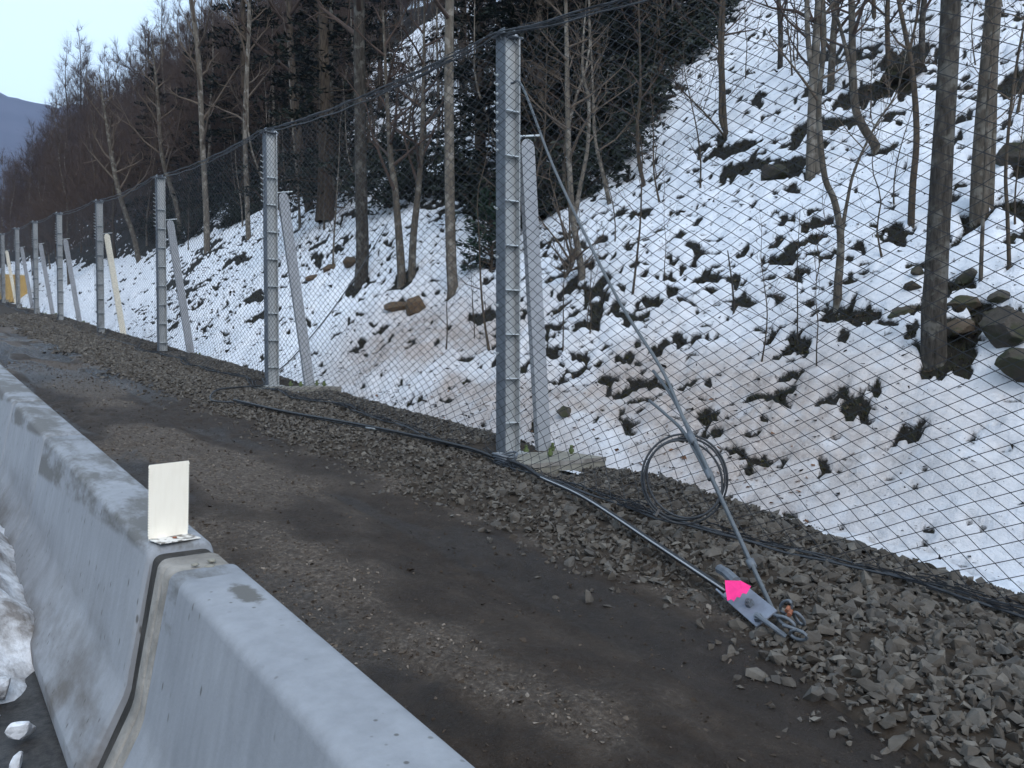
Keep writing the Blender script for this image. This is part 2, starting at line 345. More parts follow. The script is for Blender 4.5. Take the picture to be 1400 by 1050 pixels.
# ------------------------------------------------------------------ snowy hillside
TREE_XY = [(9.12, 4.56, .32), (11.48, 5.13, .36), (9.90, 6.22, .2), (13.48, 7.78, .25), (12.72, 8.54, .25), (11.34, 6.02, .14), (14.53, 11.8, .3), (10.35, 11.94, .3), (12.7, 13.54, .25),
           (10.07, 15.9, .3), (10.06, 18.06, .45), (9.93, 20.3, .35), (13.49, 32.15, .5), (13.05, 28.93, .3), (9.8, 7.86, .1), (9.4, 6.48, .14), (10.09, 4.52, .08), (10.32, 4.31, .08)]
BARE_ALL = [(9.92, 9.60, .32, .16), (9.70, 9.42, .16, .16), (9.25, 8.58, .34, .2), (9.0, 8.45, .15, .15), (8.65, 5.57, .18, .42), (8.74, 5.95, .12, .3), (8.5, 4.95, .16, .09), (8.28, 4.86, .10, .12), (8.10, 4.23, .10, .26), (8.05, 3.33, .22, .16), (8.14, 3.66, .2, .13),
        (7.87, 6.47, .14, .3), (7.75, 6.75, .14, .12), (12.91, 9.16, .6, .7), (12.4, 8.1, .35, .7), (13.96, 11.05, .5, .8), (13.2, 10.2, .35, .9), (15.2, 8.76, .6, 1.2), (14.4, 9.3, .3, 1.0), (12.6, 5.58, .7, .7), (12.85, 5.0, .5, .5), (9.19, 13.44, .22, .6), (9.0, 12.4, .35, .35),
        (8.70, 16.81, .3, .4), (8.47, 16.02, .4, .4), (8.35, 18.4, .2, .5), (8.35, 11.7, .22, .3), (8.75, 11.0, .35, .25), (8.5, 10.6, .3, .35), (7.95, 11.6, .2, .22), (12.36, 12.61, .14, .7), (9.65, 5.91, .18, .32), (9.22, 6.30, .2, .2), (16.25, 8.76, .5, .8), (12.91, 6.36, .25, .5), (14.81, 6.01, .8, .7),
        (10.0, 4.9, .25, .35), (9.65, 4.3, .25, .5), (9.45, 4.4, .2, .3), (9.2, 3.75, .4, .3), (11.6, 4.6, .4, .3), (11.2, 6.15, .2, .25), (12.1, 12.0, .4, .3), (10.9, 12.9, .25, .3), (11.3, 16.6, .8, 1.2), (7.62, 4.9, .06, .3), (7.5, 5.9, .1, .5), (9.5, 7.1, .1, .2), (9.35, 5.0, .16, .2), (11.0, 9.6, .14, .25), (10.6, 8.4, .12, .22),
        (11.3, 7.6, .12, .3), (10.9, 6.6, .12, .3), (7.35, 9.2, .15, .3), (8.0, 9.0, .12, .18), (9.6, 38, .4, 3.), (10.8, 33, .4, 2.), (9.3, 26.5, .35, 1.2), (8.5, 24, .4, 1.4)]
BARE = [(x, y, rx*(.72 if y > 6.5 else .9), ry*(.8 if y > 6.5 else .95)) for i, (x, y, rx, ry) in enumerate(BARE_ALL) if i % 5 != 4]
def xb(y): return np.where(y < 14.3, 60, np.where(y < 38, 12.3+.2*(y-16), 16.7-5*sstep(38, 43, y)))
def edge_x(x, y):                                        # signed: >0 inside the open snow
    a = (14.3+np.where(x > 13.3, .39*(x-13.3), (13.3-x)*1.45))-y
    return a
def hill_fields(X, Y):
    n = .36*fbm(X/.42, Y/.75, 21, 5, .65)+.26*fbm(X/2.2, Y/3.6, 22, 3)+.38*fbm(X/.13, Y/.24, 23, 4, .6)
    wx = X+.5*(fbm(X/1.7, Y/1.7, 24, 3)-.5)*2; wy = Y+.7*(fbm(X/1.7, Y/1.7, 25, 3)-.5)*2
    near = sstep(-.6, .6, edge_x(wx, wy))
    band = 1-sstep(-1.2, .8, wx-xb(wy))
    far_open = np.where(Y < 14.3, 0, band)
    op = np.clip(near+far_open, 0, 1)
    thr = .380+.032*sstep(10.5, 15, X)*near+.025*sstep(10, 20, Y)-.07*sstep(8.2, 7.4, X)-.12*sstep(40, 50, Y)*(1-sstep(10.5, 11.5, X))
    br = .52+.05*sstep(24, 40, X)
    led = sstep(.46, .52, X/Y)*sstep(.80, .74, X/Y)*sstep(20, 24, Y)*(Y < 75)
    brk = np.where((Y > 14) & (Y < 52), br-.02*(Y < 20), .66)*(1-led)+led*(.455+.10*(vnoise((X*.5+Y*.2)/.8, (Y-X*.3)/5, 34)-.5))
    thr = thr*op+(1-op)*brk
    n = n-thr
    wx2 = X+.26*(fbm(X/.30, Y/.30, 26, 4, .6)-.5)*2; wy2 = Y+.36*(fbm(X/.30, Y/.30, 27, 4, .6)-.5)*2
    for bx, by, rx, ry in BARE:
        m = (np.abs(X-bx) < rx*2.5) & (np.abs(Y-by) < ry*2.5)
        q = ((wx2[m]-bx)/rx)**2+((wy2[m]-by)/ry)**2
        n[m] -= .5*np.clip(1.0-q, 0, 1)
    for bx, by, r in TREE_XY:
        m = (np.abs(X-bx) < r*4) & (np.abs(Y-by) < r*4)
        q = ((wx2[m]-bx+r*.3)**2+(wy2[m]-by)**2)/(r*.75)**2
        n[m] -= .4*np.clip(1.3-q, 0, 1)
    spots = vnoise(X/.17, Y/.30, 28)*.7+vnoise(X/.07, Y/.10, 29)*.3
    n = n-.30*sstep(.5, .72, fbm(X/.9, Y/1.3, 35, 3))*sstep(.66, .74, vnoise(X/.11, Y/.17, 36)*.6+vnoise(X/.045, Y/.06, 37)*.4)
    n = n-.5*sstep(.745, .80, spots-.08*near*sstep(8.4, 7.4, X)*sstep(9, 5, Y))
    cover = sstep(-.022, .03, n)
    dirt = (sstep(.32, .56, fbm(X/1.4, Y/2.6, 30, 4))*.7+.45)*np.exp(-((X-8.0-.05*(Y-8))/1.75)**2)*sstep(.5, 6.5, Y)*(1-sstep(15, 20, Y))
    return cover, np.clip(dirt, 0, 1), n
def snow_z(x, y):
    x = np.atleast_1d(np.asarray(x, float)); y = np.atleast_1d(np.asarray(y, float)); c, d, n = hill_fields(x, y)
    return hill(x, y)+.085*c+.16*c*(fbm(x/.5, y/.6, 31, 3)-.35)
def GZ(x, y): return float(snow_z(x, y)[0])
ys = axis(-7, 0, lambda y: .06).tolist()[:-1]+axis(0, 230, lambda y: .0062*math.hypot(8, y)).tolist(); ys = np.array(ys)
xs = axis(5.6, 175, lambda x: .0062*max(7, 1.25*x)); X, Y = np.meshgrid(xs, ys)
cover, dirt, nn = hill_fields(X, Y)
HIDX = np.argwhere((cover < .3) & (X < 26) & (Y < 34) & (Y > 1.5) & (X < Y*2.9)); HW = 1/np.hypot(X, Y)[tuple(HIDX.T)]; HW /= HW.sum()
Z = hill(X, Y)+.085*cover+cover*(.16*(fbm(X/.5, Y/.6, 31, 3)-.35)+.05*(fbm(X/.13, Y/.17, 33, 2)-.5))+(1-cover)*.10*(fbm(X/.12, Y/.12, 32, 3)-.5)
hs = link('hillside', mesh_np('hillside', np.stack([X, Y, Z], -1).reshape(-1, 3), grid_faces(*X.shape), True, {'cover': cover, 'dirt': dirt}), M['snow_hill']); tag(hs, kind='structure'); HX, HY, HZ = X, Y, Z
print('hill quads', X.size)

# ------------------------------------------------------------------ ploughed snow against the barrier
rng = np.random.default_rng(5)
ico_v = None
def ico(sub):
    import bmesh
    bm = bmesh.new(); bmesh.ops.create_icosphere(bm, subdivisions=sub, radius=1)
    v = np.array([p.co[:] for p in bm.verts]); f = np.array([[q.index for q in p.verts] for p in bm.faces]); bm.free(); return v, f
IC = {k: ico(k) for k in (1, 2, 3, 4)}
def lump(sub, s, amp, fr, facet=0):
    v, f = IC[sub]; o = np.array([s*3.7, s*1.9, s*5.1])
    d = 1+amp*((fbm(v[:, 0]*fr+o[0], v[:, 1]*fr+v[:, 2]*fr*.7+o[1], s, 3)-.5)*2+.6*(fbm(v[:, 2]*fr+o[2], v[:, 0]*fr-v[:, 1]*.6*fr, s+7, 3)-.5)*2)
    v = v*d[:, None]
    if facet:
        r = np.random.default_rng(s)
        for _ in range(facet):
            nrm = r.normal(size=3); nrm /= np.linalg.norm(nrm); h = r.uniform(.55, .85); q = v@nrm-h; v = v-np.clip(q, 0, None)[:, None]*nrm
    return v, f
xs = np.linspace(-1.6, .5, 70); ys = np.linspace(3.75, 13, 230); X, Y = np.meshgrid(xs, ys)
h = .50*np.exp(-((X-.08)/.40)**2)*sstep(3.85, 4.7, Y+.35*(fbm(X/.3, Y/.3, 80, 3)-.5))*(1-sstep(11, 13, Y))*(.55+.9*fbm(X/.5, Y/.7, 81, 4))+.10*(fbm(X/.15, Y/.15, 82, 3)-.5)
Z = zr(Y)-.05+np.where(h > .02, h, -.02)
sb = link('snow_bank', mesh_np('snow_bank', np.stack([X, Y, Z], -1).reshape(-1, 3), grid_faces(*X.shape), True), M['plowed'])
tag(sb, 'dirty ploughed snow heaped against the near face of the concrete barrier', 'snow bank')
for i, (x, y, s) in enumerate([(.28, 3.95, .10), (.20, 3.72, .075), (.33, 3.55, .06), (.10, 3.62, .05), (.30, 3.36, .035)]):
    v, f = lump(3, 90+i, .3, 1.6, 4)
    o = link('snow_chunk', mesh_np('snow_chunk', v*s*.72*np.array([1, 1.35, .8]), f, False), M['plowed'], loc=(x, y, float(zr(y))+s*.55), rot=(.3*i, .2, i*1.3))
    tag(o, ['largest broken snow lump lying at the end of the ploughed bank', 'medium snow lump just below the largest lump on the wet asphalt', 'elongated snow lump touching the foot of the concrete barrier', 'small snow lump set farthest out from the barrier foot', 'tiniest snow crumb closest to the viewer by the barrier foot'][i], 'snow chunk', 'snow lumps by the barrier foot')
# ------------------------------------------------------------------ concrete barrier
HP = [(0, .335), (.066, .335), (.072, .333), (.09, .322), (.30, .212), (.32, .203), (.345, .194), (.37, .189), (.40, .184), (.74, .120), (.777, .1125), (.785, .111), (.795, .106), (.803, .098), (.808, .087), (.81, .072), (.81, .06)]
BX = .785
def profile(k=1, dz=0): 
    r = [(h*k, z) for z, h in HP]; return r+[(-h, z) for h, z in r[::-1]]
def barrier_seg(y0, y1, label, k=1., dz=0):
    o = empty('concrete_barrier', (BX, y0, float(zr(y0))), label=label, cat='barrier', group='concrete barrier segments along the dirt road')
    pr = profile(k); n = len(pr); L = y1-y0; m = max(4, int(L/.25)); t = np.linspace(0, 1, m)
    t = np.concatenate([[0, .012/L, .03/L], t[1:-1], [1-.03/L, 1-.012/L, 1]]); m = len(t)
    V = []
    for i, q in enumerate(t):
        e = .955 if i in (0, m-1) else .99 if i in (1, m-2) else 1
        y = y0+q*L
        V += [(x*e, q*L, z*(e if z > .5 else 1)+dz+float(zr(y)-zr(y0))) for x, z in pr]
    F = [(i*n+j, i*n+(j+1) % n, (i+1)*n+(j+1) % n, (i+1)*n+j) for i in range(m-1) for j in range(n)]
    F += [tuple(range(n))[::-1], tuple(range((m-1)*n, m*n))]
    b = MB().add(V, F).build('wall', M['barrier'], o, True)
    md = b.modifiers.new('auto', 'EDGE_SPLIT'); md.split_angle = R(50)
    return o
segs = [(-3.2, -.06), (-.02, 2.78), (3.04, 5.63), (5.665, 7.35), (7.385, 10.4)]
y = 10.44
while y < 60: segs.append((y, y+3.0)); y += 3.04
lab = ['pale concrete barrier segment at the viewer\'s side, running out of the frame behind', 'long pale concrete barrier segment nearest the viewer, ending in a mortar strip', 'concrete barrier segment carrying the white reflector at its near end', 'short concrete barrier segment just beyond the one that carries the reflector', 'concrete barrier segment at the left frame edge, third beyond the mortar strip']
for i, (a, b) in enumerate(segs):
    o = barrier_seg(a, b, lab[i] if i < len(lab) else 'distant concrete barrier segment hidden behind the nearer ones at left', 1+.012*((i*7) % 3-1))
    if i == 1: near_seg = o
# mortar strip filling the joint at the near segment's end
pr = profile(.955); n = len(pr); V = []; y0 = -.02
for j, yy in enumerate(2.78+.165*np.array([.005, .04, .40, .47, .50, .53, .60, .93, 1.])):
    e = [.97, 1.0, 1.0, .985, .94, .985, 1.0, 1.0, .95][j]
    V += [(x*e, yy-y0, z*(.985 if z > .5 else 1)*(.985+.015*e)+float(zr(yy)-zr(y0))) for x, z in pr]
F = [(i*n+j, i*n+(j+1) % n, (i+1)*n+(j+1) % n, (i+1)*n+j) for i in range(8) for j in range(n)]+[tuple(range(n))[::-1], tuple(range(8*n, 9*n))]
MB().add(V, F).build('mortar_strip', M['mortar'], near_seg, True)
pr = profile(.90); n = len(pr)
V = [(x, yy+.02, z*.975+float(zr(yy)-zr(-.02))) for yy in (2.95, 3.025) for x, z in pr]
MB().add(V, [(j, (j+1) % n, n+(j+1) % n, n+j) for j in range(n)]+[tuple(range(n))[::-1], tuple(range(n, 2*n))]).build('gap_shade_core', M['gap_shade'], near_seg)  # core added in the open joint, coloured dark so the gap looks shaded
# two round lifting holes / scabs on top of the near segment end
for x, yy, r in ((.80, 2.76, .018), (.765, 2.80, .012), (.825, 2.82, .013)):
    v, f = lump(2, int(yy*100), .3, 1.5); link('concrete_scab', mesh_np('concrete_scab', v*[r, r*1.2, .006], f, True), M['footing'], near_seg, loc=(x-BX, yy+.02, .808+float(zr(yy)-zr(y0))))

# ------------------------------------------------------------------ white reflector standing on the barrier
rz = float(zr(3.15))+.812
refl = empty('barrier_reflector', (.765, 3.14, rz), (0, 0, R(14)), label='white reflective delineator plate bent into an L on top of the concrete barrier', cat='reflector')
w, hgt = .148, .272
ol = [(-w/2, .004)]; 
z = .012
nt = 26
right = []; left = []
for k in range(nt):
    zz = .012+k*(hgt-.02)/nt; dz = (hgt-.02)/nt
    left += [(-w/2, zz), (-w/2, zz+dz*.55), (-w/2-.003, zz+dz*.6), (-w/2-.003, zz+dz*.95)]
    right += [(w/2, zz), (w/2, zz+dz*.55), (w/2+.003, zz+dz*.6), (w/2+.003, zz+dz*.95)]
outl = [(-w/2, .0)]+left+[(-w/2, hgt), (w/2, hgt+.002)]+right[::-1]+[(w/2, .0)]
pm = MB().prism(outl[::-1], -.0015, .0015)
p = pm.build('upright_sheet', M['reflector'], refl); p.rotation_euler = (R(3), 0, 0)
f = MB().box((0, -.044, .003), (w+.004, .088, .003)).build('foot_flange', M['reflector_foot'], refl); f.rotation_euler = (R(2), R(1.5), 0)
MB().tube([(.0, -.045, .0045), (.0, -.045, .008)], .008, 8).build('rivet', M['rust'], refl)

# ------------------------------------------------------------------ fence posts
PY = [7.67, 15.22, 23.36, 31.81, 40.83, 48.81, 57.03, 65.71, 74.6, 83.5, 92.5]; PZ = [.601, 1.169, 1.749, 2.402, 3.249, 3.937, 4.632, 5.345, None, None, None]
PY = [-.25]+PY; PZ = [.02]+[z if z is not None else float(zr(y)) for z, y in zip(PZ, PY[1:])]
PH = 4.72; PXc = 5.6
def make_post(brm):
    o = empty('steel_post')
    FW, DP, T = .17, .22, .014
    MB().box((-DP/2+T/2, 0, PH/2), (T, FW, PH)).build('front_flange', M['galv_dark'], o)  # coloured darker than the web and rear flange
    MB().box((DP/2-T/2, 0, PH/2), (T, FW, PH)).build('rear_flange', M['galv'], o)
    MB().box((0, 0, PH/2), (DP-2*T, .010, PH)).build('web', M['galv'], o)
    rib = None
    for k in range(8):
        z = .36+k*.505
        if rib is None: rib = MB().box((0, -.042, 0), (DP-2*T, .074, .012)).box((0, .042, 0), (DP-2*T, .074, .012)).build('stiffener_rib', M['galv_white'], o); rib.location = (0, 0, z); r0 = rib
        else: c = r0.copy(); COL.objects.link(c); c.location = (0, 0, z)
    bolt = None
    for k in range(13):
        z = PH-.42-k*.105 if k < 9 else PH-1.37-(k-8)*.55
        if bolt is None:
            b0 = MB().tube([(-DP/2, .05, 0), (-DP/2-.035, .05, 0), (-DP/2-.05, .05, .02)], .009, 6).tube([(-DP/2, .05, 0), (-DP/2-.014, .05, 0)], .018, 6).build('hook_bolt', M['galv_white'], o); bolt = b0
            b0.location = (0, .0, z)
        else: c = b0.copy(); COL.objects.link(c); c.location = (0, .0, z)
    cap = MB().box((-.01, 0, PH+.008), (DP+.09, FW+.03, .014)).box((-.075, .02, PH+.055), (.012, .12, .09)).box((.065, .02, PH+.055), (.012, .12, .09)).build('cap_plate', M['galv_dark'], o)
    for sx in (-1, 1):
        a = np.linspace(0, 2*np.pi, 13)
        MB().tube([(sx*.10+.03*math.cos(q), -.03, PH+.01+.045*math.sin(q)) for q in a], .009, 6, False).build('shackle', M['galv_white'], o)
    MB().box((0, 0, .010), (DP+.14, FW+.14, .02)).build('base_plate', M['galv'], o)
    # leaning brace behind the post: a channel with rounded top
    bl = Vector((.50, -.05, .0)); tp = Vector((.235, -.05, 3.62)); L = (tp-bl).length
    ol = [(-.095, 0), (.095, 0), (.095, L-.10)]+[(.095*math.cos(a), L-.10+.10*math.sin(a)) for a in np.linspace(.25, math.pi-.25, 7)]+[(-.095, L-.10)]
    bm = MB().prism(ol, -.008, .008); bm.box((-.089, .035, L/2-.05), (.012, .054, L-.12)); bm.box((.089, .035, L/2-.05), (.012, .054, L-.12))
    br = bm.build('brace', brm, o); br.location = bl; br.rotation_euler = (0, math.atan2(tp.x-bl.x, tp.z-bl.z), 0)
    MB().tube([(.10, -.03, 3.63), (.40, -.08, 3.68)], .011, 6).build('brace_pin', M['galv_white'], o)
    return o
post0 = make_post(M['brace'])
PL = ['tall galvanised post just outside the right edge, next along from the nearest one in view', 'nearest and tallest-looking galvanised I-beam post, standing on the concrete footing at centre', 'second galvanised post from the viewer, beside the pale boulder-strewn snow',
      'third galvanised post from the viewer, with grey brace, right of the cream-braced post', 'fourth galvanised post, the nearest one with a cream-coloured brace', 'fifth galvanised post from the viewer, grey-braced, just left of the cream-braced post',
      'sixth galvanised post from the viewer, second left of the nearest cream-braced post', 'seventh galvanised post, standing in front of the yellow container', 'eighth galvanised post, with cream brace at the left frame edge']
posts = []
for i, (y, z) in enumerate(zip(PY, PZ)):
    o = post0 if i == 0 else copy_tree(post0)
    o.location = (PXc, y, z)
    tag(o, PL[i] if i < len(PL) else 'distant galvanised post beyond the left frame edge', 'fence post', 'steel posts of the rockfall fence'); posts.append(o)
for o in posts[2:]:                                     # the farther braces splay wider at the foot
    for ch in o.children:
        if ch.name.startswith('brace') and not ch.name.startswith('brace_pin'):
            ch.location = (.74, -.05, 0); ch.rotation_euler = (0, math.atan2(.225-.74, 3.62), 0); ch.scale = (1, 1, 1.012)
for i in (4, 8):
    for ch in posts[i].children:
        if ch.name.startswith('brace') and not ch.name.startswith('brace_pin'):
            ch.data = ch.data.copy(); ch.data.materials.clear(); ch.data.materials.append(M['cream']); ch['label'] = 'cream-coloured brace'
# concrete footings with green-capped anchor bolts
def make_footing():
    o = empty('concrete_footing'); b = MB().box((0, 0, -.45), (1.12, 1.35, .9)).build('block', M['footing'], o, bevel=.02)
    e = MB().box((0, -.68, -.02), (1.1, .012, .045)).build('pale_rim', M['mortar'], o)
    for x, y in ((.03, .1), (.44, .12), (.44, -.22), (.06, -.3)):
        q = MB().tube([(x, y, 0), (x, y, .10)], .018, 8).tube([(x, y, .02), (x, y, .055)], .032, 6).build('anchor_bolt', M['bolt_green'], o)
    return o
ft0 = make_footing()
for i, (y, z) in enumerate(zip(PY, PZ)):
    o = ft0 if i == 0 else copy_tree(ft0)
    o.location = (5.74+(.14 if i > 1 else 0), y-.22, z-.003); o.scale = (1.3 if i > 1 else 1, 1, 1)
    tag(o, ['concrete footing under the post outside the right edge', 'concrete footing with green bolts under the nearest fence post', 'snow-dusted concrete footing under the second fence post', 'concrete footing under the third fence post', 'concrete footing under the post with the nearer cream brace', 'concrete footing under the fifth fence post', 'concrete footing under the sixth fence post', 'concrete footing under the post before the yellow container', 'concrete footing under the cream-braced post at the left edge'][i] if i < 9 else 'concrete footing beyond the left frame edge', 'footing', 'concrete footings under the fence posts')

# ------------------------------------------------------------------ wire net bays
def bot_xz(y, bay):
    if bay == 0:
        x = np.interp(y, [-.3, 1.9, 2.75, 3.7, 4.4, 5.3, 6.3, 7.7], [5.2, 5.02, 4.95, 4.84, 4.70, 4.76, 4.9, 5.25]); return x, gravel_z(x, y)+.055
    x = 5.12+.10*np.sin(y*1.3)+.06*np.sin(y*2.9); return x, gravel_z(x, y)+.07
NL = ['wire net bay right of the nearest post, with the open snow slope behind', 'wire net bay between the nearest and the second post', 'wire net bay between the second and the third post', 'wire net bay between the third post and the nearer cream-braced post',
      'wire net bay left of the nearer cream-braced post', 'wire net bay between the fifth and the sixth post', 'wire net bay between the sixth and the seventh post', 'wire net bay before the yellow container', 'wire net bay at the left frame edge']
def net_bay(k):
    ya, yb = PY[k], PY[k+1]; za, zb = PZ[k]+PH+.02, PZ[k+1]+PH+.02
    du, dv = (.0925, .0525) if k < 4 else (.13, .075)
    nu = int((yb-ya)/du)//2*2; nv = int(4.75/dv)//2*2
    u = np.linspace(0, 1, nu+1)[:, None].repeat(nv+1, 1); v = np.linspace(0, 1, nv+1)[None].repeat(nu+1, 0)
    sag = .22 if k == 0 else .11
    def top(u): return za+(zb-za)*u-sag*4*u*(1-u)
    y = ya+(yb-ya)*u+.012*(fbm(u*9, v*5, 100+k, 2)-.5)*2
    xbm, zb_ = bot_xz(y, k); zt = top(u)-.05
    lower = np.clip(1-v/.16, 0, 1)
    x = 5.40+(xbm-5.40)*lower**1.6+.10*np.sin(np.pi*u)*np.sin(np.pi*v)*(-1)+.03*(fbm(u*5, v*4, 110+k, 2)-.5)
    z = zb_+(zt-zb_)*v+.012*(fbm(u*11, v*7, 120+k, 2)-.5)*2
    P = np.stack([x, y, z], -1); r = .0031 if k < 3 else .003
    Vs, Fs, off = [], [], 0
    for fam in (0, 1):
        PP = P if fam == 0 else P[:, ::-1]
        runs = {}
        for s in list(range(0, nu+1, 2)): runs[(s, 0)] = None
        for t in list(range(2, nv+1, 2)): runs[(0, t)] = None
        for (i, j) in runs:
            m = min(nu-i, nv-j)
            if m < 1: continue
            a = np.arange(m+1); pts = PP[i+a, j+a]
            pts = pts+np.where(a % 2 == 0, .004, -.004)[:, None]*np.array([1, 0, 0]) 
            rr = np.full(m+1, r); 
            V, F = tubes(pts[None], rr[None], 3); Vs.append(V); Fs.append(F+off); off += len(V)
    o = empty('wire_net', (5.40, ya, PZ[k]), label=NL[k] if k < len(NL) else 'wire net bay beyond the left frame edge', cat='wire net', group='wire net bays hung between the posts')
    V = np.concatenate(Vs)-np.array([5.40, ya, PZ[k]])
    n = link('mesh_panel', mesh_np('mesh_panel', V, np.concatenate(Fs), False), M['wire'], o); n['kind'] = 'stuff'
    org = np.array([5.40, ya, PZ[k]])
    t = np.linspace(0, 1, 25)
    for q, (dx, dz, r_, sg) in enumerate([(0, 0, .009, 0), (.05, -.04, .008, .02), (-.04, -.08, .006, .03)]):
        pts = np.stack([5.42+dx+0*t, ya+(yb-ya)*t, top(t)+dz*np.sin(np.pi*np.clip(t*1.0, 0, 1))**.3-sg*np.sin(np.pi*t)+.01*np.sin(t*40+q)], 1)-org
        MB().tube(pts, r_, 6).build('top_rope', M['cable'], o)
    yy = ya+(yb-ya)*t; bx, bz = bot_xz(yy, k)
    tb = np.linspace(0, 1, 60); yb_ = ya+(yb-ya)*tb; bx_, bz_ = bot_xz(yb_, k)
    for q in range(3): MB().tube(np.stack([bx_-.05+.05*q+.03*(vnoise(tb*14+q*7, tb*0, 50+q)-.5), yb_, bz_+.03*(vnoise(tb*22+q*5, tb*0, 60+q)-.6)], 1)-org, (.0085, .006, .006)[q], 6).build('bottom_rope', M['cable'], o)
    # slack net folded over the top rope
    rg = np.random.default_rng(200+k); Pn = []
    for _ in range(70 if k < 2 else 16 if k < 3 else 6):
        a = rg.uniform(0, 1); 
        if k == 1: a = a**1.0
        L = rg.uniform(.05, .14); w0 = (.11*(1-a)**1.5+.02) if k == 1 else .05
        tt = a+np.linspace(0, L, 5); tt = np.clip(tt, 0, 1); ph = rg.uniform(0, 6)
        Pn.append(np.stack([5.41+.035*np.sin(ph+tt*30), ya+(yb-ya)*tt, top(tt)-rg.uniform(-.02, 1)*w0+.014*np.sin(ph+tt*60)], 1)-org)
    for _ in range(110 if k < 3 else 0):
        a = rg.uniform(0, 1); tt = np.clip(a+np.linspace(0, rg.uniform(.02, .06), 5), 0, 1); y_ = ya+(yb-ya)*tt; x_, z_ = bot_xz(y_, k); ph = rg.uniform(0, 6)
        Pn.append(np.stack([x_+rg.uniform(-.11, .11)+.03*np.sin(ph+tt*90), y_, z_+rg.uniform(-.02, .03)+.012*np.sin(ph*2+tt*150)], 1)-org)
    V, F = tubes(np.array(Pn), np.full((len(Pn), 5), .0045), 3); q = link('folded_net', mesh_np('folded_net', V, F), M['wire'], o); q['kind'] = 'stuff'
for k in range(len(PY)-1): net_bay(k)

# ------------------------------------------------------------------ cables, anchor, pink tape
def spline(P, n):
    P = np.array(P, float); t = np.arange(len(P)); s = np.linspace(0, len(P)-1, n); out = []
    Q = np.vstack([2*P[0]-P[1], P, 2*P[-1]-P[-2]])
    for q in s:
        i = min(int(q), len(P)-2); f = q-i; a, b, c, d = Q[i:i+4]
        out.append(.5*((2*b)+(c-a)*f+(2*a-5*b+4*c-d)*f*f+(3*b-a-3*c+d)*f**3))
    return np.array(out)
def cable(name, P, r, m, n=40, sides=8, **k):
    P = spline(P, n); o = P[len(P)//2]; b = MB().tube(P-o, r, sides).build(name, m, None, True); b.location = o
    return tag(b, **k)
guy = [(5.52, 7.5, 4.76), (5.5, 7.26, 4.645), (5.3, 6.45, 3.56+.0), (5.0, 5.28, 2.27), (4.75, 4.48, 1.61), (4.55, 4.04, 1.196), (4.35, 3.57, .776), (4.13, 3.12, .40), (3.88, 2.76, .21)]
gr = empty('guy_cable', (4.03, 2.88, .235), label='taut grey guy cable running down from the nearest post to the gravel anchor', cat='cable')
def sub(name, P, r, m, par, n=40, sides=8):
    org = np.array(par.location); return MB().tube(spline(P, n)-org, r, sides).build(name, m, par, True)
sub('main_strand', guy, .0135, M['cable_grey'], gr, 50)
sub('return_strand', [(4.80, 4.62, 1.60), (4.68, 4.32, 1.42), (4.53, 3.99, 1.17), (4.33, 3.545, .775), (4.11, 3.09, .39), (3.87, 2.75, .215)], .0125, M['cable_grey'], gr, 24)
sub('tail_strand', [(4.80, 4.66, 1.36), (4.66, 4.35, 1.27), (4.55, 4.06, 1.15), (4.40, 3.7, .87)], .012, M['cable_grey'], gr, 24)
for q, (a, b) in enumerate([((4.53, 4.0, 1.16), (4.50, 3.93, 1.10)), ((4.42, 3.74, .93), (4.40, 3.69, .88)), ((4.165, 3.19, .46), (4.15, 3.15, .42))]):
    sub('cable_clip', [a, b], .028, M['galv_dark'], gr, 3, 6)
c0 = empty('cable_coil', (4.52, 4.04, .83), label='round coil of spare grey cable tied to the guy cable', cat='cable coil')
for q in range(3):
    a = np.linspace(0, 2*np.pi, 49); rr = .312-.019*q; nrm = Vector((-.75, -.66, .1)).normalized(); e1 = Vector((-.60, .72, 0)).normalized(); e2 = nrm.cross(e1).normalized()
    pts = [(e1*(rr*.97*math.cos(t))+e2*(rr*1.03*math.sin(t))+nrm*(.018*q+.02*math.sin(t*2+q*1.7))+e2*.012*q*math.sin(t+q*2.2)) for t in a]
    MB().tube([tuple(p) for p in pts], .0085, 6, False).build('coil_turn', M['cable'], c0, True)
for t in (.9, 2.6): MB().tube([tuple(e1*(.285*math.cos(t))+e2*(.29*math.sin(t))-nrm*.0), tuple(e1*(.34*math.cos(t+.03))+e2*(.345*math.sin(t+.03))+nrm*.02)], .02, 6).build('wire_tie', M['black'], c0)
def gz(x, y, h): return float(gravel_z(x, y))+h
pp = [(5.17, 7.14), (4.90, 6.45), (4.683, 5.9), (4.47, 5.055), (4.08, 3.88), (3.88, 3.15)]
br = empty('cable_brake', (3.98, 3.25, gz(3.98, 3.25, .06)), label='long black and bright steel brake bar lying on the gravel toward the pink tape', cat='cable brake')
sub('sleeve', [(x, y, gz(x, y, .095)) for x, y in pp], .017, M['black'], br, 40)
sub('bright_rod', [(x-.035, y-.03, gz(x, y, .10)) for x, y in pp[2:]], .0062, M['brace'], br, 30)
sub('thin_rod', [(x+.045, y+.03, gz(x, y, .06)) for x, y in pp], .009, M['cable'], br, 30)
for q in range(4): sub('shackle_link', [(5.17+.07*math.cos(a)*(1+.3*q), 7.14+.13*math.sin(a), gz(5.17, 7.14, .05+.03*q)+.02*math.cos(a*2)) for a in np.linspace(0, 6.28, 13)], .014, M['galv_dark'], br, 26, 6)
cc = [(3.98, 12.40), (4.25, 11.0), (4.55, 9.60), (4.786, 8.52), (4.99, 7.58), (5.10, 7.2)]
cb = empty('ground_cable', (4.99, 7.58, gz(4.99, 7.58, .05)), label='black cable lying along the gravel left of the nearest post', cat='cable')
sub('sleeve', [(x, y, gz(x, y, .085)) for x, y in cc], .018, M['black'], cb, 40)
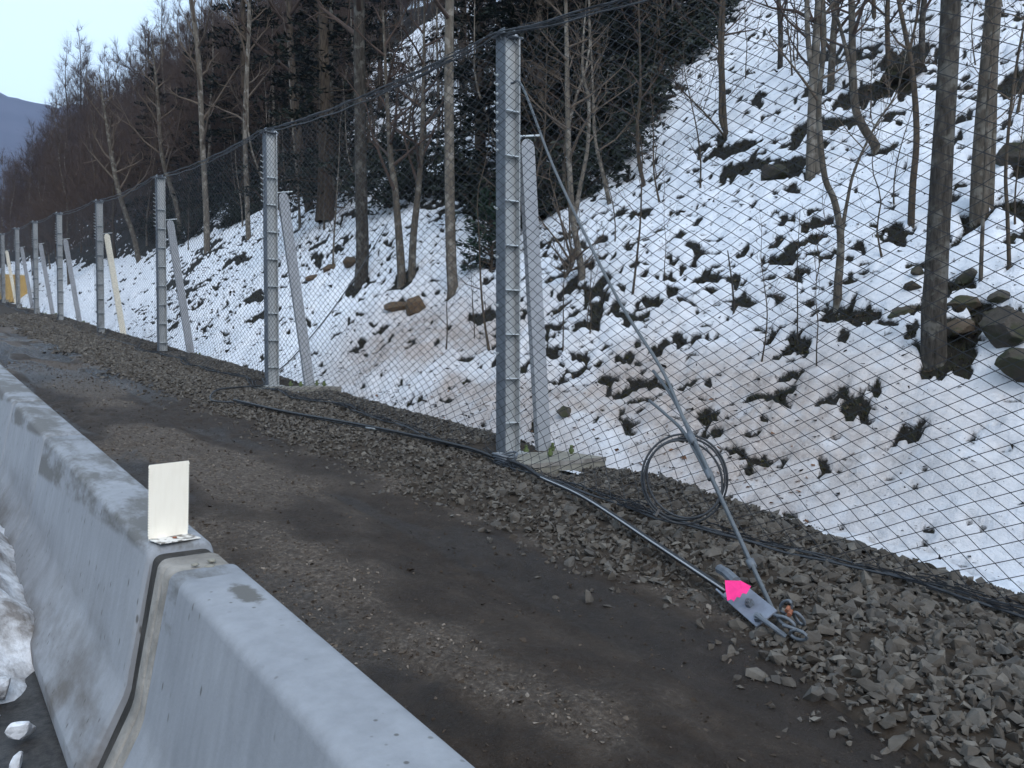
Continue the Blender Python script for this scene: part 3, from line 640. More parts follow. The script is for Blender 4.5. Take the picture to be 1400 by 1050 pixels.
sub('steel_strand', [(x+.05+.02*math.sin(y*3), y, gz(x, y, .05)) for x, y in cc], .008, M['cable'], cb, 40)
sub('end_fitting', [(4.62, 9.30, gz(4.6, 9.3, .065)), (4.66, 9.12, gz(4.6, 9.2, .065))], .022, M['galv_white'], cb, 4, 8)
cable('loose_cable', [(3.98, 12.4, gz(3.98, 12.4, .05)), (3.75, 12.75, gz(3.75, 12.75, .08)), (4.05, 13.5, gz(4.05, 13.5, .10)), (4.6, 14.1, gz(4.6, 14.1, .06)), (5.2, 14.6, gz(5.2, 14.6, .12)), (5.35, 15.0, 1.32)], .014, M['cable'], 40, label='loose dark cable curving across the gravel to the second post', cat='cable')
# anchor plate and tape
ax = Vector((3.79, 2.91, gz(3.79, 2.91, .10)))
ang = math.atan2(-.45, -.19)
an = empty('anchor_plate', ax, (R(36), R(8), ang), label='flat grey steel anchor plate with shackles on the gravel', cat='anchor')
MB().box((0, 0, 0), (.40, .145, .012)).build('plate', M['plate'], an, bevel=.003)
for x, y in ((.03, .0), (.17, -.03), (-.17, .03)):
    MB().tube([(x, y, .006), (x, y, .03)], .026, 6).tube([(x, y, .03), (x, y, .045)], .014, 8).build('bolt', M['galv_dark'], an)
for s in (-1, 1): MB().box((-.19, s*.065, .016), (.12, .010, .02)).build('side_lug', M['plate'], an)
MB().tube([(-.42, .05, .0), (-.30, .05, .03), (-.18, .045, .03)], .03, 8).build('clevis', M['galv_dark'], an)
MB().tube([(.17, -.03, .035), (.30, -.02, .03), (.36, .0, -.03)], .014, 8).build('eye_rod', M['galv_dark'], an)
tp_ = MB(); nx_ = 9
ol = [(x*.86, y*.86) for x, y in [(-.085, .09), (.02, .075), (.085, .03), (.06, -.045), (.035, -.038), (.02, -.075), (.0, -.06), (-.02, -.095), (-.035, -.07), (-.06, -.085), (-.075, 0)]]
tp_.add([(x, y, .0+.010*math.sin(x*40)) for x, y in ol]+[(x, y, .002+.010*math.sin(x*40)) for x, y in ol], [tuple(range(11)), tuple(range(11, 22))[::-1]]+[(i, (i+1) % 11, 11+(i+1) % 11, 11+i) for i in range(11)])
tape = tp_.build('pink_tape', M['pink']); tape.location = Vector((3.72, 2.93, gz(3.8, 2.93, .18))); tape.rotation_euler = (R(30), R(-6), R(-58))
tag(tape, 'torn bright pink marking tape stuck over the anchor plate', 'tape')
lk = empty('anchor_shackle', (3.655, 2.58, gz(3.66, 2.58, .03)), label='heavy chain shackles with rusty pins joining the cables at the anchor end', cat='shackle')
for q, (x, y, z, tx) in enumerate([(.11, .10, .06, .3), (.06, .03, .06, 1.2), (.02, -.04, .05, .4), (.16, .02, .06, .9), (.20, .13, .09, 1.4), (-.02, -.10, .04, 1.3)]):
    a = np.linspace(0, 6.283, 15); Mx = Matrix.Rotation(tx, 3, 'Y') @ Matrix.Rotation(q*.7-.5, 3, 'Z')
    MB().tube([tuple(Vector((x, y, z))+Mx @ Vector((.026*math.cos(t), .05*math.sin(t), 0))) for t in a], .009, 6, False).build('chain_link', M['galv_dark'], lk, True)
for x, y, z in ((.17, .09, .085), (.12, .04, .085)): MB().tube([(x-.02, y, z), (x+.02, y+.015, z+.01)], .012, 8).build('rusty_pin', M['rust'], lk)
cable('hill_cable', [(5.45, 15.25, 1.30), (6.4, 16.1, 1.75), (8.6, 18.5, 3.25), (11.48, 21.7, GZ(11.48, 21.7)+.05)], .013, M['cable'], 20, label='dark tie cable rising behind the second post up the snow slope', cat='cable')
# far yellow container
yc = empty('yellow_container', (7.05, 74, float(zr(74))-.15), label='ochre yellow container far along the fence at the left edge', cat='container')
MB().box((0, 1.25, 1.1), (1.7, 2.5, 2.1)).build('body', M['yellow'], yc, bevel=.02)
for x in (-.6, -.2, .2, .6): MB().box((x, -.02, 1.1), (.08, .04, 1.9)).build('rib', M['yellow'], yc)
MB().box((0, 1.25, 2.17), (1.78, 2.58, .06)).build('lid', M['cream'], yc)
for x in (-.7, .7): MB().box((x, 1.25, .025), (.14, 2.4, .05)).build('skid', M['galv_dark'], yc)
# ------------------------------------------------------------------ gravel
def stone_proto(s, n=13):
    import bmesh
    r = np.random.default_rng(s); p = r.normal(size=(n, 3)); p /= np.linalg.norm(p, axis=1)[:, None]; p *= r.uniform(.75, 1.05, (n, 1)); p *= np.array([1, r.uniform(.6, .9), r.uniform(.4, .7)])
    bm = bmesh.new(); [bm.verts.new(q) for q in p]; h = bmesh.ops.convex_hull(bm, input=bm.verts)
    bmesh.ops.delete(bm, geom=[v for v in bm.verts if not v.link_faces], context='VERTS')
    bmesh.ops.triangulate(bm, faces=bm.faces[:]); bm.verts.index_update()
    v = np.array([q.co[:] for q in bm.verts]); f = np.array([[a.index for a in q.verts] for q in bm.faces]); bm.free(); return v, f
SP = [stone_proto(i+300, 8) for i in range(14)]
SM = [mesh_np('gravel_stone', v, f) for v, f in (stone_proto(i+320, 16) for i in range(14))]
for m_ in SM: m_.materials.append(M['stone_o'])
rg = np.random.default_rng(11); cand = []
while len(cand) < 50000:
    y = -1.2+rg.uniform(0, 1)**2.5*47; x = rg.uniform(2.9, 6.75-.5*float(sstep(6, 2.5, y)))
    e = float(gedge(y))-.05
    if x < e-.45 or (x < e+.15 and rg.uniform() > math.exp((x-e-.15)/.13)): continue
    d = math.hypot(x, y)
    s = rg.lognormal(-3.62, .42); s = min(s, .072)*(1+.25*(1 if x > e+.5 else 0)*rg.uniform())*(1 if y < 6 else .85)
    if d > 9: s = max(s, .0034*d)
    if (5.2 < x < 6.3) and any(abs(y-(p-.22)) < .62 for p in PY): continue
    cand.append((x, y, s, d))
xy = np.array([c[:2] for c in cand]); zz = np.maximum(gravel_z(xy[:, 0], xy[:, 1]), np.where(xy[:, 0] < 4, mud_z(xy[:, 0], xy[:, 1])-.008, -99))
order = np.argsort([-c[2]/(c[3]**1.0) if c[0] < 6.3 and c[1] > 1.2 and c[0]/c[1] < 2.3 else 0 for c in cand])
ind = set(order[:300].tolist()); Vs, Fs, Tn, off = [], [], [], 0
from mathutils import Euler
for i, (x, y, s, d) in enumerate(cand):
    rot = Euler((rg.normal()*.5, rg.normal()*.5, rg.uniform(0, 6.28))); z = zz[i]+s*.12+rg.uniform(0, .018)
    if i in ind: link('gravel_stone', SM[i % 14], None, gbed, (x, y, z), rot, (s, s, s)); continue
    v, f = SP[i % 14]; Mx = np.array(rot.to_matrix())*s
    V = v @ Mx.T+[x, y, z]; Vs.append(V); Fs.append(f+off); off += len(V); Tn.append(np.full(len(V), rg.uniform()))
q = link('small_gravel', mesh_np('small_gravel', np.concatenate(Vs), np.concatenate(Fs), False, {'tint': np.concatenate(Tn)}), M['stone_m'], gbed); q['kind'] = 'stuff'
# clods and pebbles on the dirt road
Vs, Fs, Tn, off = [], [], [], 0
CP = [stone_proto(i+340, 7) for i in range(10)]
for i in range(15500):
    k = 0
    if i < 10500: j = DIDX[rg.integers(len(DIDX))]; x, y, z = DX[tuple(j)]+rg.normal()*.012, DY[tuple(j)]+rg.normal()*.012, DZ[tuple(j)]; s = min(rg.lognormal(-4.75, .45), .028)*(1+.03*y); tn = rg.uniform(.25, 1)**.8
    else: y = .6+rg.uniform()**1.9*24; x = rg.uniform(1.05, 3.6); z = float(mud_z(x, y)); s = min(rg.lognormal(-4.7, .5), .035)*(1+.03*y); tn = rg.uniform(0, .75)
    v, f = CP[i % 10]; Mx = np.array(Euler((rg.normal()*.4, rg.normal()*.4, rg.uniform(0, 6.28))).to_matrix())*s
    V = v @ Mx.T+[x, y, z+s*.1]; Vs.append(V); Fs.append(f+off); off += len(V); Tn.append(np.full(len(V), tn))
g = G('frozen_clod', .9, 0, .2); g.out('Base Color', g.ramp(g.attr('tint'), (0., (.024, .017, .012)), (.55, (.06, .046, .035)), (.85, (.14, .113, .09)), (1., (.24, .205, .17)))); M['clod'] = g.m
q = link('mud_clods', mesh_np('mud_clods', np.concatenate(Vs), np.concatenate(Fs), False, {'tint': np.concatenate(Tn)}), M['clod'], road); q['kind'] = 'stuff'

# ------------------------------------------------------------------ boulders on the slope
BO = [(9.33, 3.91, .34, .26, 'boulder', 'large rounded mossy boulder at the right edge, right of the dark oak'), (9.02, 3.62, .42, .20, 'boulder', 'broad flat grey boulder lowest at the right edge, under the mossy one'),
      (9.85, 4.57, .20, .15, 'boulder', 'angular brown rock just right of the dark oak trunk'), (9.51, 4.49, .26, .15, 'boulder', 'low brown rock tucked against the dark oak foot'), (10.22, 4.71, .17, .15, 'boulder', 'jagged mossy rock behind the oak, beside a thin sapling'),
      (10.2, 5.32, .13, .1, 'boulder', 'small dark rock left of the oak, upper of the pair'), (10.0, 5.28, .13, .08, 'boulder', 'small dark rock left of the oak, lower of the pair'), (9.74, 5.25, .24, .07, 'boulder', 'flat snow-capped rock slab left of the dark oak'),
      (9.85, 4.2, .16, .08, 'boulder', 'flat stone in snow above the big mossy boulder'), (9.65, 4.05, .13, .09, 'boulder', 'small stone between the flat stone and the big mossy boulder'), (12.75, 5.25, .42, .22, 'boulder', 'dark rock outcrop in the snow beside the twin-stemmed tree'),
      (9.40, 16.5, .36, .36, 'boulder_tan', 'tan upright rock in the snow between second and nearest post'), (9.2, 17.0, .33, .16, 'boulder_tan', 'low tan rock left of the upright tan rock'), (10.2, 22.7, .34, .2, 'boulder_tan', 'brown rock left of the straight dark trunk, nearer the second post'),
      (10.25, 21.6, .36, .24, 'boulder_tan', 'brown wedge rock touching the straight dark trunk'), (9.9, 23.3, .32, .16, 'boulder_tan', 'smallest brown rock of the row beside the second post brace'), (7.5, 8.92, .16, .1, 'boulder', 'brown stone in the dirty snow beside the nearest brace'), (12.75, 9.3, .34, .17, 'boulder', 'dark earthy outcrop midway up the open snow slope'), (15.6, 8.5, .6, .24, 'boulder', 'dark ledge high on the snow slope above the oak')]
for i, (x, y, r, h, mt, lb) in enumerate(BO):
    v, f = lump(4, 130+i, .30, 1.5, 20); v = v*(1+.10*(fbm(v[:, 0]*4+v[:, 2]*2, v[:, 1]*4-v[:, 2]*3, 140+i, 4)-.5))[:, None]; o = link('boulder', mesh_np('boulder', v*np.array([r*.8, r, h]), f, False), M[mt], loc=(x, y, GZ(x, y)+h*.25), rot=(.2*math.sin(i*3), -.35+.2*math.sin(i*5), i*1.7)); tag(o, lb, 'rock', 'rocks on the snowy slope')
# small stones and dark clumps poking from bare patches
Vs, Fs, Tn, off = [], [], [], 0
RI = HIDX[rg.choice(len(HIDX), 9000, p=HW)]
for i in range(9000):
    j = tuple(RI[i]); x, y, z = HX[j], HY[j], HZ[j]; s = min(rg.lognormal(-3.9, .45), .05)*(1+.022*y)
    v, f = CP[i % 10]; Mx = np.array(Euler((rg.normal()*.5, rg.normal()*.5, rg.uniform(0, 6.28))).to_matrix())*s
    V = v @ Mx.T+[x+rg.normal()*.02, y+rg.normal()*.02, z+s*.1]; Vs.append(V); Fs.append(f+off); off += len(V); Tn.append(np.full(len(V), rg.uniform()))
g = G('dark_rubble', .95, 0, .1); g.out('Base Color', g.ramp(g.attr('tint'), (0., (.016, .013, .010)), (.5, (.035, .03, .02)), (.85, (.045, .045, .022)), (1., (.12, .09, .065)))); M['rubble'] = g.m
q = link('rubble', mesh_np('rubble', np.concatenate(Vs), np.concatenate(Fs), False, {'tint': np.concatenate(Tn)}), M['rubble']); tag(q, 'dark stones and clods showing in the bare patches of the snow slope', 'rubble', kind='stuff')
# grass blades / moss in the bare patches
B = []
RI = HIDX[rg.choice(len(HIDX), 16000, p=HW)]
for i in range(16000):
    j = tuple(RI[i]); x, y, z = HX[j]+rg.normal()*.03, HY[j]+rg.normal()*.03, HZ[j]-.01; L = rg.uniform(.04, .13)*(1+.03*y); t = rg.uniform(0, 6.28)
    w_ = .005*(1+.06*y); c = Vector((math.cos(t), math.sin(t), 0)); d = Vector((-c.y, c.x, 0)); b = Vector((x, y, z))
    B += [b-c*w_, b+c*w_, b+d*L*.6+Vector((-.3*L, 0, L*.8))]
V = np.array([tuple(p) for p in B]); q = link('dead_grass', mesh_np('dead_grass', V, np.arange(len(V)).reshape(-1, 3)), M['grass']); tag(q, 'dark dead grass in the bare patches of the snow slope', 'grass', kind='stuff')
n_ = 48000; y = 1.5+rg.uniform(size=n_)**1.3*36; x = 6.7+rg.uniform(size=n_)**1.4*16; k_ = (x < y*2.9) & ((y < 14.3) | (x < 12.5+.2*(y-16))) & (rg.uniform(size=n_) < .25+1.1*fbm(x/1.2, y/1.6, 38, 3)*sstep(2, 8, y)); x, y = x[k_], y[k_]; n_ = len(x)
z = snow_z(x, y)+.006; L_ = (rg.lognormal(-3.95, .55, n_)*(1+.05*y))[:, None]; dr = rg.normal(size=(n_, 3)); dr[:, 2] *= .35; dr /= np.linalg.norm(dr, axis=1)[:, None]; s1 = np.cross(dr, [0, 0, 1.]); s2 = np.cross(dr, s1); Pb = np.stack([x, y, z], 1); w = L_*rg.uniform(.10, .4, n_)[:, None]
V = np.stack([Pb+s1*w, Pb-s1*w*.5+s2*w*.5, Pb-s1*w*.5-s2*w*.3, Pb+dr*L_], 1).reshape(-1, 3); b0 = np.arange(n_)[:, None]*4
q = link('forest_litter', mesh_np('forest_litter', V, np.concatenate([b0+[0, 1, 3], b0+[1, 2, 3], b0+[2, 0, 3], b0+[0, 2, 1]])), M['rubble']); tag(q, 'fine dark leaf and twig litter specking the snow of the slope', 'litter', kind='stuff')
B = []
for i in range(200):
    x = 6.9+abs(rg.normal())*.7; y = rg.uniform(4.5, 14); s = rg.uniform(.02, .045); t = rg.uniform(0, 6.28); z = GZ(x, y)+.012
    c = Vector((math.cos(t), math.sin(t), .2))*s; d = Vector((-math.sin(t), math.cos(t), rg.normal()*.5))*s*.6; b = Vector((x, y, z)); B += [b-c, b-d, b+c, b+d]
V = np.array([tuple(p) for p in B]); q = link('fallen_leaves', mesh_np('fallen_leaves', V, np.arange(len(V)).reshape(-1, 4)), M['leaf']); tag(q, 'brown fallen leaves scattered on the dirty snow by the gravel', 'leaves', kind='stuff')

# ------------------------------------------------------------------ trees
SR = np.array([math.cos(R(36.4)), -math.sin(R(36.4)), 0])         # direction to the right across the view
def grow(rg, trunk, rad, h0, nprim, plen, up, levels=(5, 4), droop=0, twig_r=.005, spread=1.):
    """branch polylines from a trunk polyline; returns lists of (pts(4,3), radii(4)) by level"""
    trunk = np.array(trunk, float); seg = np.linalg.norm(np.diff(trunk, axis=0), axis=1); cl = np.concatenate([[0], np.cumsum(seg)]); L = cl[-1]
    def at(t): return np.array([np.interp(t*L, cl, trunk[:, k]) for k in range(3)])
    out = [[], [], []]
    def br(p, d, ln, r):
        d = d/np.linalg.norm(d); q = [p]; dd = d.copy()
        for k in range(3):
            dd = dd+rg.normal(size=3)*.16+np.array([0, 0, up*.12-droop*.2]); dd /= np.linalg.norm(dd); q.append(q[-1]+dd*ln/3)
        return np.array(q), np.array([r, r*.75, r*.5, max(r*.2, twig_r*.6)])
    az = rg.uniform(0, 6.28)
    for i in range(nprim):
        t = h0+(1-h0)*(i+rg.uniform(0, .8))/nprim; t = min(t, .99); p = at(t); az += 2.4+rg.normal()*.5; e = up+rg.normal()*.2
        ln = plen*(1.12-t)*rg.uniform(.6, 1.2)*spread; rr = max(np.interp(t, np.linspace(0, 1, len(rad)), rad)*.5, twig_r*1.5)
        P, rd = br(p, np.array([math.cos(az), math.sin(az), e]), ln, rr); out[0].append((P, rd))
        for j in range(levels[0]):
            s = rg.uniform(.25, 1); pp = P[0]+(P[-1]-P[0])*s if j else P[-1]; k = min(int(s*3), 2); f = s*3-k; pp = P[k]*(1-f)+P[k+1]*f
            d = (P[-1]-P[0])/ln+rg.normal(size=3)*.65+np.array([0, 0, .25*up]); l2 = ln*rg.uniform(.25, .55)
            P2, r2 = br(pp, d, l2, max(rr*.4, twig_r*1.2)); out[1].append((P2, r2))
            for m_ in range(levels[1]):
                s = rg.uniform(.2, 1); k = min(int(s*3), 2); f = s*3-k; pp = P2[k]*(1-f)+P2[k+1]*f
                P3, r3 = br(pp, (P2[-1]-P2[0])/l2+rg.normal(size=3)*.8, l2*rg.uniform(.25, .6), twig_r); out[2].append((P3, r3))
    return out
def branches_mesh(name, out, sides=(5, 3, 3)):
    Vs, Fs, off = [], [], 0
    for lv, sd_ in zip(out, sides):
        if not lv: continue
        V, F = tubes(np.array([p for p, r in lv]), np.array([r for p, r in lv]), sd_); Vs.append(V); Fs.append(F+off); off += len(V)
    return mesh_np(name, np.concatenate(Vs), np.concatenate(Fs), True)
def trunk_mesh(name, pts, rad, sides=12, n=36, rough=.05, flare=.35):
    P = spline(pts, n); r = np.interp(np.linspace(0, 1, n), np.linspace(0, 1, len(rad)), rad); s = np.linspace(0, 1, n)*np.linalg.norm(P[-1]-P[0])
    r = r*(1+flare*np.exp(-np.clip(s, 0, None)/(rad[0]*2.2)))
    V, F = tubes(P[None], r[None], sides); V = V.reshape(n, sides, 3); c = P[:, None]
    a = np.arange(sides)[None]*1.0+0*s[:, None]
    k = 1+rough*2*(fbm(a*1.3, s[:, None]*3+0*a, int(rad[0]*1e4) % 97, 3)-.5)+.8*rough*np.sin(a*2.6)*np.exp(-s[:, None]/(rad[0]*3))
    V = c+(V-c)*k[..., None]; return mesh_np(name, V.reshape(-1, 3), F, True)
def near_tree(name, x, y, stems, label, bk, tw, h0=.35, nprim=18, plen=2.4, up=.7, lv=(4, 3), seed=0, cat='tree', group='bare trees on the snowy slope', tr=.004, sides=12):
    """stems: list of (points [(height, offset across the view, depth offset)], radii)"""
    rg = np.random.default_rng(900+seed); z = GZ(x, y)-.06
    o = empty(name, (x, y, z), label=label, cat=cat, group=group); outs = [[], [], []]
    for pts, rad in stems:
        pts = [(-.32,)+tuple(pts[0][1:])]+list(pts) if len(pts[0]) > 1 and pts[0][0] < .2 else pts; P = [SR*q[1]+np.array([0.59, .8, 0])*(q[2] if len(q) > 2 else 0)+np.array([0, 0, q[0]]) for q in pts]
        link('trunk', trunk_mesh('trunk', P, rad, sides), M[bk], o)
        g_ = grow(rg, spline(P, 20), rad, h0, nprim, plen, up, lv, twig_r=tr)
        for a, b in zip(outs, g_): a += b
    if nprim: link('crown', branches_mesh('crown', outs), M[tw], o)
    return o
near_tree('oak_tree', 9.12, 4.56, [([(0, 0), (.5, -.01), (1.15, .015), (2.2, .055), (3.9, .12), (6.5, .1), (9, .3), (13, .2)], (.155, .135, .125, .115, .105, .09, .07, .02))], 'thick dark-barked oak trunk at the right, nearest of the large trees', 'bark_dark', 'twig', .42, 16, 4.5, .6, (5, 3), 1, sides=18)
near_tree('twin_tree', 11.48, 5.13, [([(0, -.05), (1, -.03), (2.9, .09), (5, .12), (14, .3)], (.125, .115, .105, .09, .02)), ([(0, .10, .1), (1, .13, .1), (2.9, .17, .1), (5.5, .45, .3), (13, 1.2, .5)], (.10, .085, .07, .06, .02))], 'grey twin-stemmed tree growing from one root, uphill right of the oak', 'bark_grey', 'twig', .42, 14, 4, .7, (4, 3), 2)
near_tree('sapling_tree', 9.90, 6.22, [([(0, 0), (.25, .0), (.85, .03), (1.35, -.06), (1.7, -.2), (2.6, -.28), (3.6, -.22), (5.5, -.35), (7.5, -.3)], (.062, .058, .052, .042, .040, .036, .032, .02, .006)), ([(.85, .03), (1.3, .10), (1.75, .2), (2.3, .45), (2.8, .75), (3.6, .9)], (.03, .022, .018, .014, .010, .004))], 'slender forked grey sapling standing in snow between guy cable and oak', 'bark_grey', 'twig_pale', .35, 12, 1.4, .8, (4, 3), 3)
near_tree('bent_tree', 13.48, 7.78, [([(0, 0), (.15, -.06), (.35, -.2), (.7, -.36), (1.4, -.42), (2.6, -.46), (4, -.55), (8, -.5)], (.085, .08, .075, .07, .062, .055, .05, .01)), ([(1.2, -.42), (2.0, -.62), (3.0, -.95), (4.5, -1.2)], (.035, .03, .022, .008))], 'crooked grey tree whose foot bends sharply before rising', 'bark_grey', 'twig', .25, 16, 2.2, .8, (4, 3), 4)
near_tree('forked_tree', 12.72, 8.54, [([(0, 0), (.5, .0), (1.5, .02), (2.4, .07), (4.5, .15), (9, .1)], (.09, .082, .075, .07, .06, .01)), ([(0, .14), (.4, .10), (1.4, .06), (2.6, -.08), (4, -.1), (7, -.2)], (.06, .055, .05, .045, .04, .008))], 'pale grey tree of two crossing stems above the dark earthy bank', 'bark_light', 'twig', .3, 15, 2.0, .85, (4, 3), 5)
near_tree('sapling_tree', 11.34, 6.02, [([(0, 0), (.6, .02), (1.2, .06), (1.9, .02), (2.4, -.06), (3.3, -.25), (4.5, -.45), (6.5, -.5)], (.052, .048, .043, .04, .036, .028, .02, .005)), ([(2.4, -.06), (3.0, .06), (4.0, .2)], (.02, .014, .004))], 'slim brown sapling with a kinked top immediately left of the oak', 'bark_brown', 'twig_pale', .4, 10, 1.3, .8, (4, 3), 6)
near_tree('sapling_tree', 10.09, 4.52, [([(0, 0), (.6, .01), (1.2, .03), (2.2, .05), (3.4, .12), (5, .1)], (.026, .024, .022, .018, .012, .004))], 'thin grey sapling right of the oak, nearer of the pair there', 'bark_grey', 'twig_pale', .4, 9, 1, .8, (3, 3), 7, sides=8)
near_tree('sapling_tree', 10.32, 4.31, [([(0, 0), (.6, -.03), (1.2, -.06), (2.2, .02), (3.4, .2), (5, .3)], (.026, .024, .022, .018, .012, .004))], 'thin brown sapling closest to the right frame edge', 'bark_brown', 'twig_pale', .35, 9, 1, .8, (3, 3), 8, sides=8)
near_tree('forked_tree', 14.53, 11.8, [([(0, 0), (.2, -.05), (.9, -.10), (2, -.14), (3.4, -.12), (8, -.2)], (.085, .06, .052, .047, .04, .01)), ([(.1, -.03), (.5, -.16), (1.2, -.17), (2.4, -.2), (4, -.1), (6, .1)], (.05, .045, .04, .034, .028, .006)), ([(.05, -.05), (.6, -.5), (1.1, -1.0), (1.5, -1.3)], (.03, .022, .016, .006))], 'small dark multi-stemmed tree alone on the upper snow edge', 'bark_brown', 'twig', .3, 14, 2.2, .8, (4, 3), 9)
near_tree('forked_tree', 10.35, 11.94, [([(0, .07), (.3, .07), (.75, .0), (1.2, -.08), (2.2, -.16), (3.5, -.2), (4.7, -.22), (8, -.3)], (.085, .075, .07, .06, .055, .05, .042, .01)), ([(.7, -.06), (.4, -.12), (.15, -.25)], (.05, .05, .03)), ([(1.2, -.08), (1.9, .05), (2.6, .18), (3.5, .2), (4.2, .08), (6, .2)], (.045, .04, .036, .032, .025, .006))], 'pale brown forked tree behind the nearest brace, roots exposed', 'bark_light', 'twig_pale', .3, 16, 2.0, .7, (4, 3), 10)
near_tree('sapling_tree', 12.7, 13.54, [([(0, 0), (.5, -.1), (1.0, -.22), (1.6, -.35), (2.6, -.4), (5, -.5)], (.06, .052, .045, .04, .03, .006))], 'leaning pale sapling at the corner of the open snow and the dark shrubs', 'bark_light', 'twig_pale', .3, 12, 1.8, .8, (4, 3), 11)
near_tree('sapling_tree', 13.1, 12.9, [([(0, 0), (.6, -.12), (1.4, -.16), (2.4, -.1), (5.5, -.2)], (.055, .048, .04, .034, .006))], 'dark slim sapling right of the leaning pale one at the snow corner', 'bark_brown', 'twig', .3, 12, 1.8, .8, (4, 3), 12)
near_tree('tall_tree', 10.07, 15.9, [([(0, 0), (1, -.05), (3, -.08), (6.5, -.07), (10, .1), (15, 0)], (.15, .125, .115, .105, .09, .02))], 'tall straight pale trunk just left of the nearest post', 'bark_light', 'twig', .42, 16, 4, .6, (5, 3), 13)
near_tree('tall_tree', 9.93, 20.3, [([(0, 0), (1, .05), (3, .02), (7.5, .0), (10, .1), (16, 0)], (.20, .18, .165, .15, .12, .02))], 'tall straight dark trunk midway between the two nearest posts', 'bark_dark', 'twig', .42, 16, 4, .6, (5, 3), 14)
near_tree('forked_tree', 10.06, 18.06, [([(0, -.1), (.4, -.12), (1.2, -.17), (2.4, -.27), (3.6, -.4), (8, -.6)], (.15, .11, .10, .085, .07, .01)), ([(0, .15), (.5, .15), (1.3, .2), (2.5, .33), (4, .42), (8, .5)], (.12, .10, .09, .08, .06, .01))], 'V-shaped pair of grey stems from one dark root clump', 'bark_grey', 'twig', .3, 15, 2.6, .7, (4, 3), 15)
near_tree('tall_tree', 13.49, 32.15, [([(0, 0), (1, -.15), (2.5, -.4), (6, -.7), (14, -1)], (.24, .2, .19, .16, .03))], 'leaning dark-footed trunk just right of the second post', 'bark_brown', 'twig', .4, 16, 3.6, .6, (5, 3), 16)
near_tree('tall_tree', 13.05, 28.93, [([(0, 0), (1, 0), (3, -.05), (6, -.05), (13, .1)], (.13, .11, .10, .09, .02))], 'thinner trunk right of the leaning dark-footed one', 'bark_grey', 'twig', .4, 14, 3.4, .6, (5, 3), 17)
near_tree('tall_tree', 11.32, 38.88, [([(0, 0), (2, -.02), (5, -.15), (9, -.3), (12.5, -.7), (17, -.9)], (.17, .15, .13, .12, .10, .02))], 'tall pale slender trunk between second and third posts', 'bark_light', 'twig_pale', .3, 18, 4, .9, (5, 3), 18)
near_tree('tall_tree', 11.84, 34.77, [([(0, 0), (2, -.05), (5, -.1), (9, .1), (14, .2)], (.12, .11, .10, .09, .02))], 'tall pale trunk directly left of the second post', 'bark_light', 'twig_pale', .35, 16, 3.6, .8, (5, 3), 19)
near_tree('tall_tree', 10.89, 50.38, [([(0, 0), (1.5, -.3), (4, -1.1), (7, -1.6), (10.5, -2.1)], (.17, .15, .14, .12, .02))], 'leaning brown trunk between third and fourth posts', 'bark_grey', 'twig_pale', .35, 16, 4, .8, (5, 3), 20)
near_tree('tall_tree', 11.93, 45.63, [([(0, 0), (2, -.2), (4.5, -.9), (7.5, -1.1), (11, -1.4)], (.15, .13, .12, .1, .02))], 'slender trunk leaning left beside the third post', 'bark_grey', 'twig_pale', .35, 16, 4, .8, (5, 3), 21)
near_tree('sapling_tree', 9.8, 7.86, [([(0, 0), (.12, .03), (.5, .0), (1.0, -.07)], (.022, .02, .014, .008))], 'short dark bare stick standing up from the open snow', 'bark_dark', 'twig', .4, 0, seed=22, sides=8)
near_tree('sapling_tree', 9.4, 6.48, [([(0, 0), (.5, .0), (1.1, -.01), (1.8, .02)], (.011, .010, .008, .003))], 'very thin dark sapling rising from a dark clump below mid-slope', 'bark_dark', 'twig', .3, 8, .6, .8, (3, 2), 23, tr=.0025, sides=8)
for i, (x, y, hh, lb) in enumerate([(15.94, 8.96, 5, 'slim dark tree high on the snow, left of the high ledge'), (16.09, 8.37, 6, 'dark trunk standing on the high ledge above the oak'), (15.46, 9.94, 5, 'slender dark stem high on the snow, left of two neighbours'), (15.36, 9.39, 5.5, 'slender dark stem high on the snow, middle of its neighbours'), (16.9, 12.2, 5.5, 'thin stem near the top of the snow, by the upper shrubs'), (17.6, 7.2, 6, 'thin dark tree near the top right corner'), (18.2, 10.6, 6, 'topmost thin tree of the open snow')]):
    rr = .05+.012*(i % 3)
    near_tree('slope_tree', x, y, [([(0, 0), (1, .04*(i % 3-1)), (2.5, .12*math.sin(i)), (hh, .2*math.cos(i*2))], (rr*1.2, rr, rr*.85, .01))], lb, ['bark_brown', 'bark_dark', 'bark_grey'][i % 3], 'twig', .2, 16, 2.0, .8, (4, 3), 30+i, sides=8)

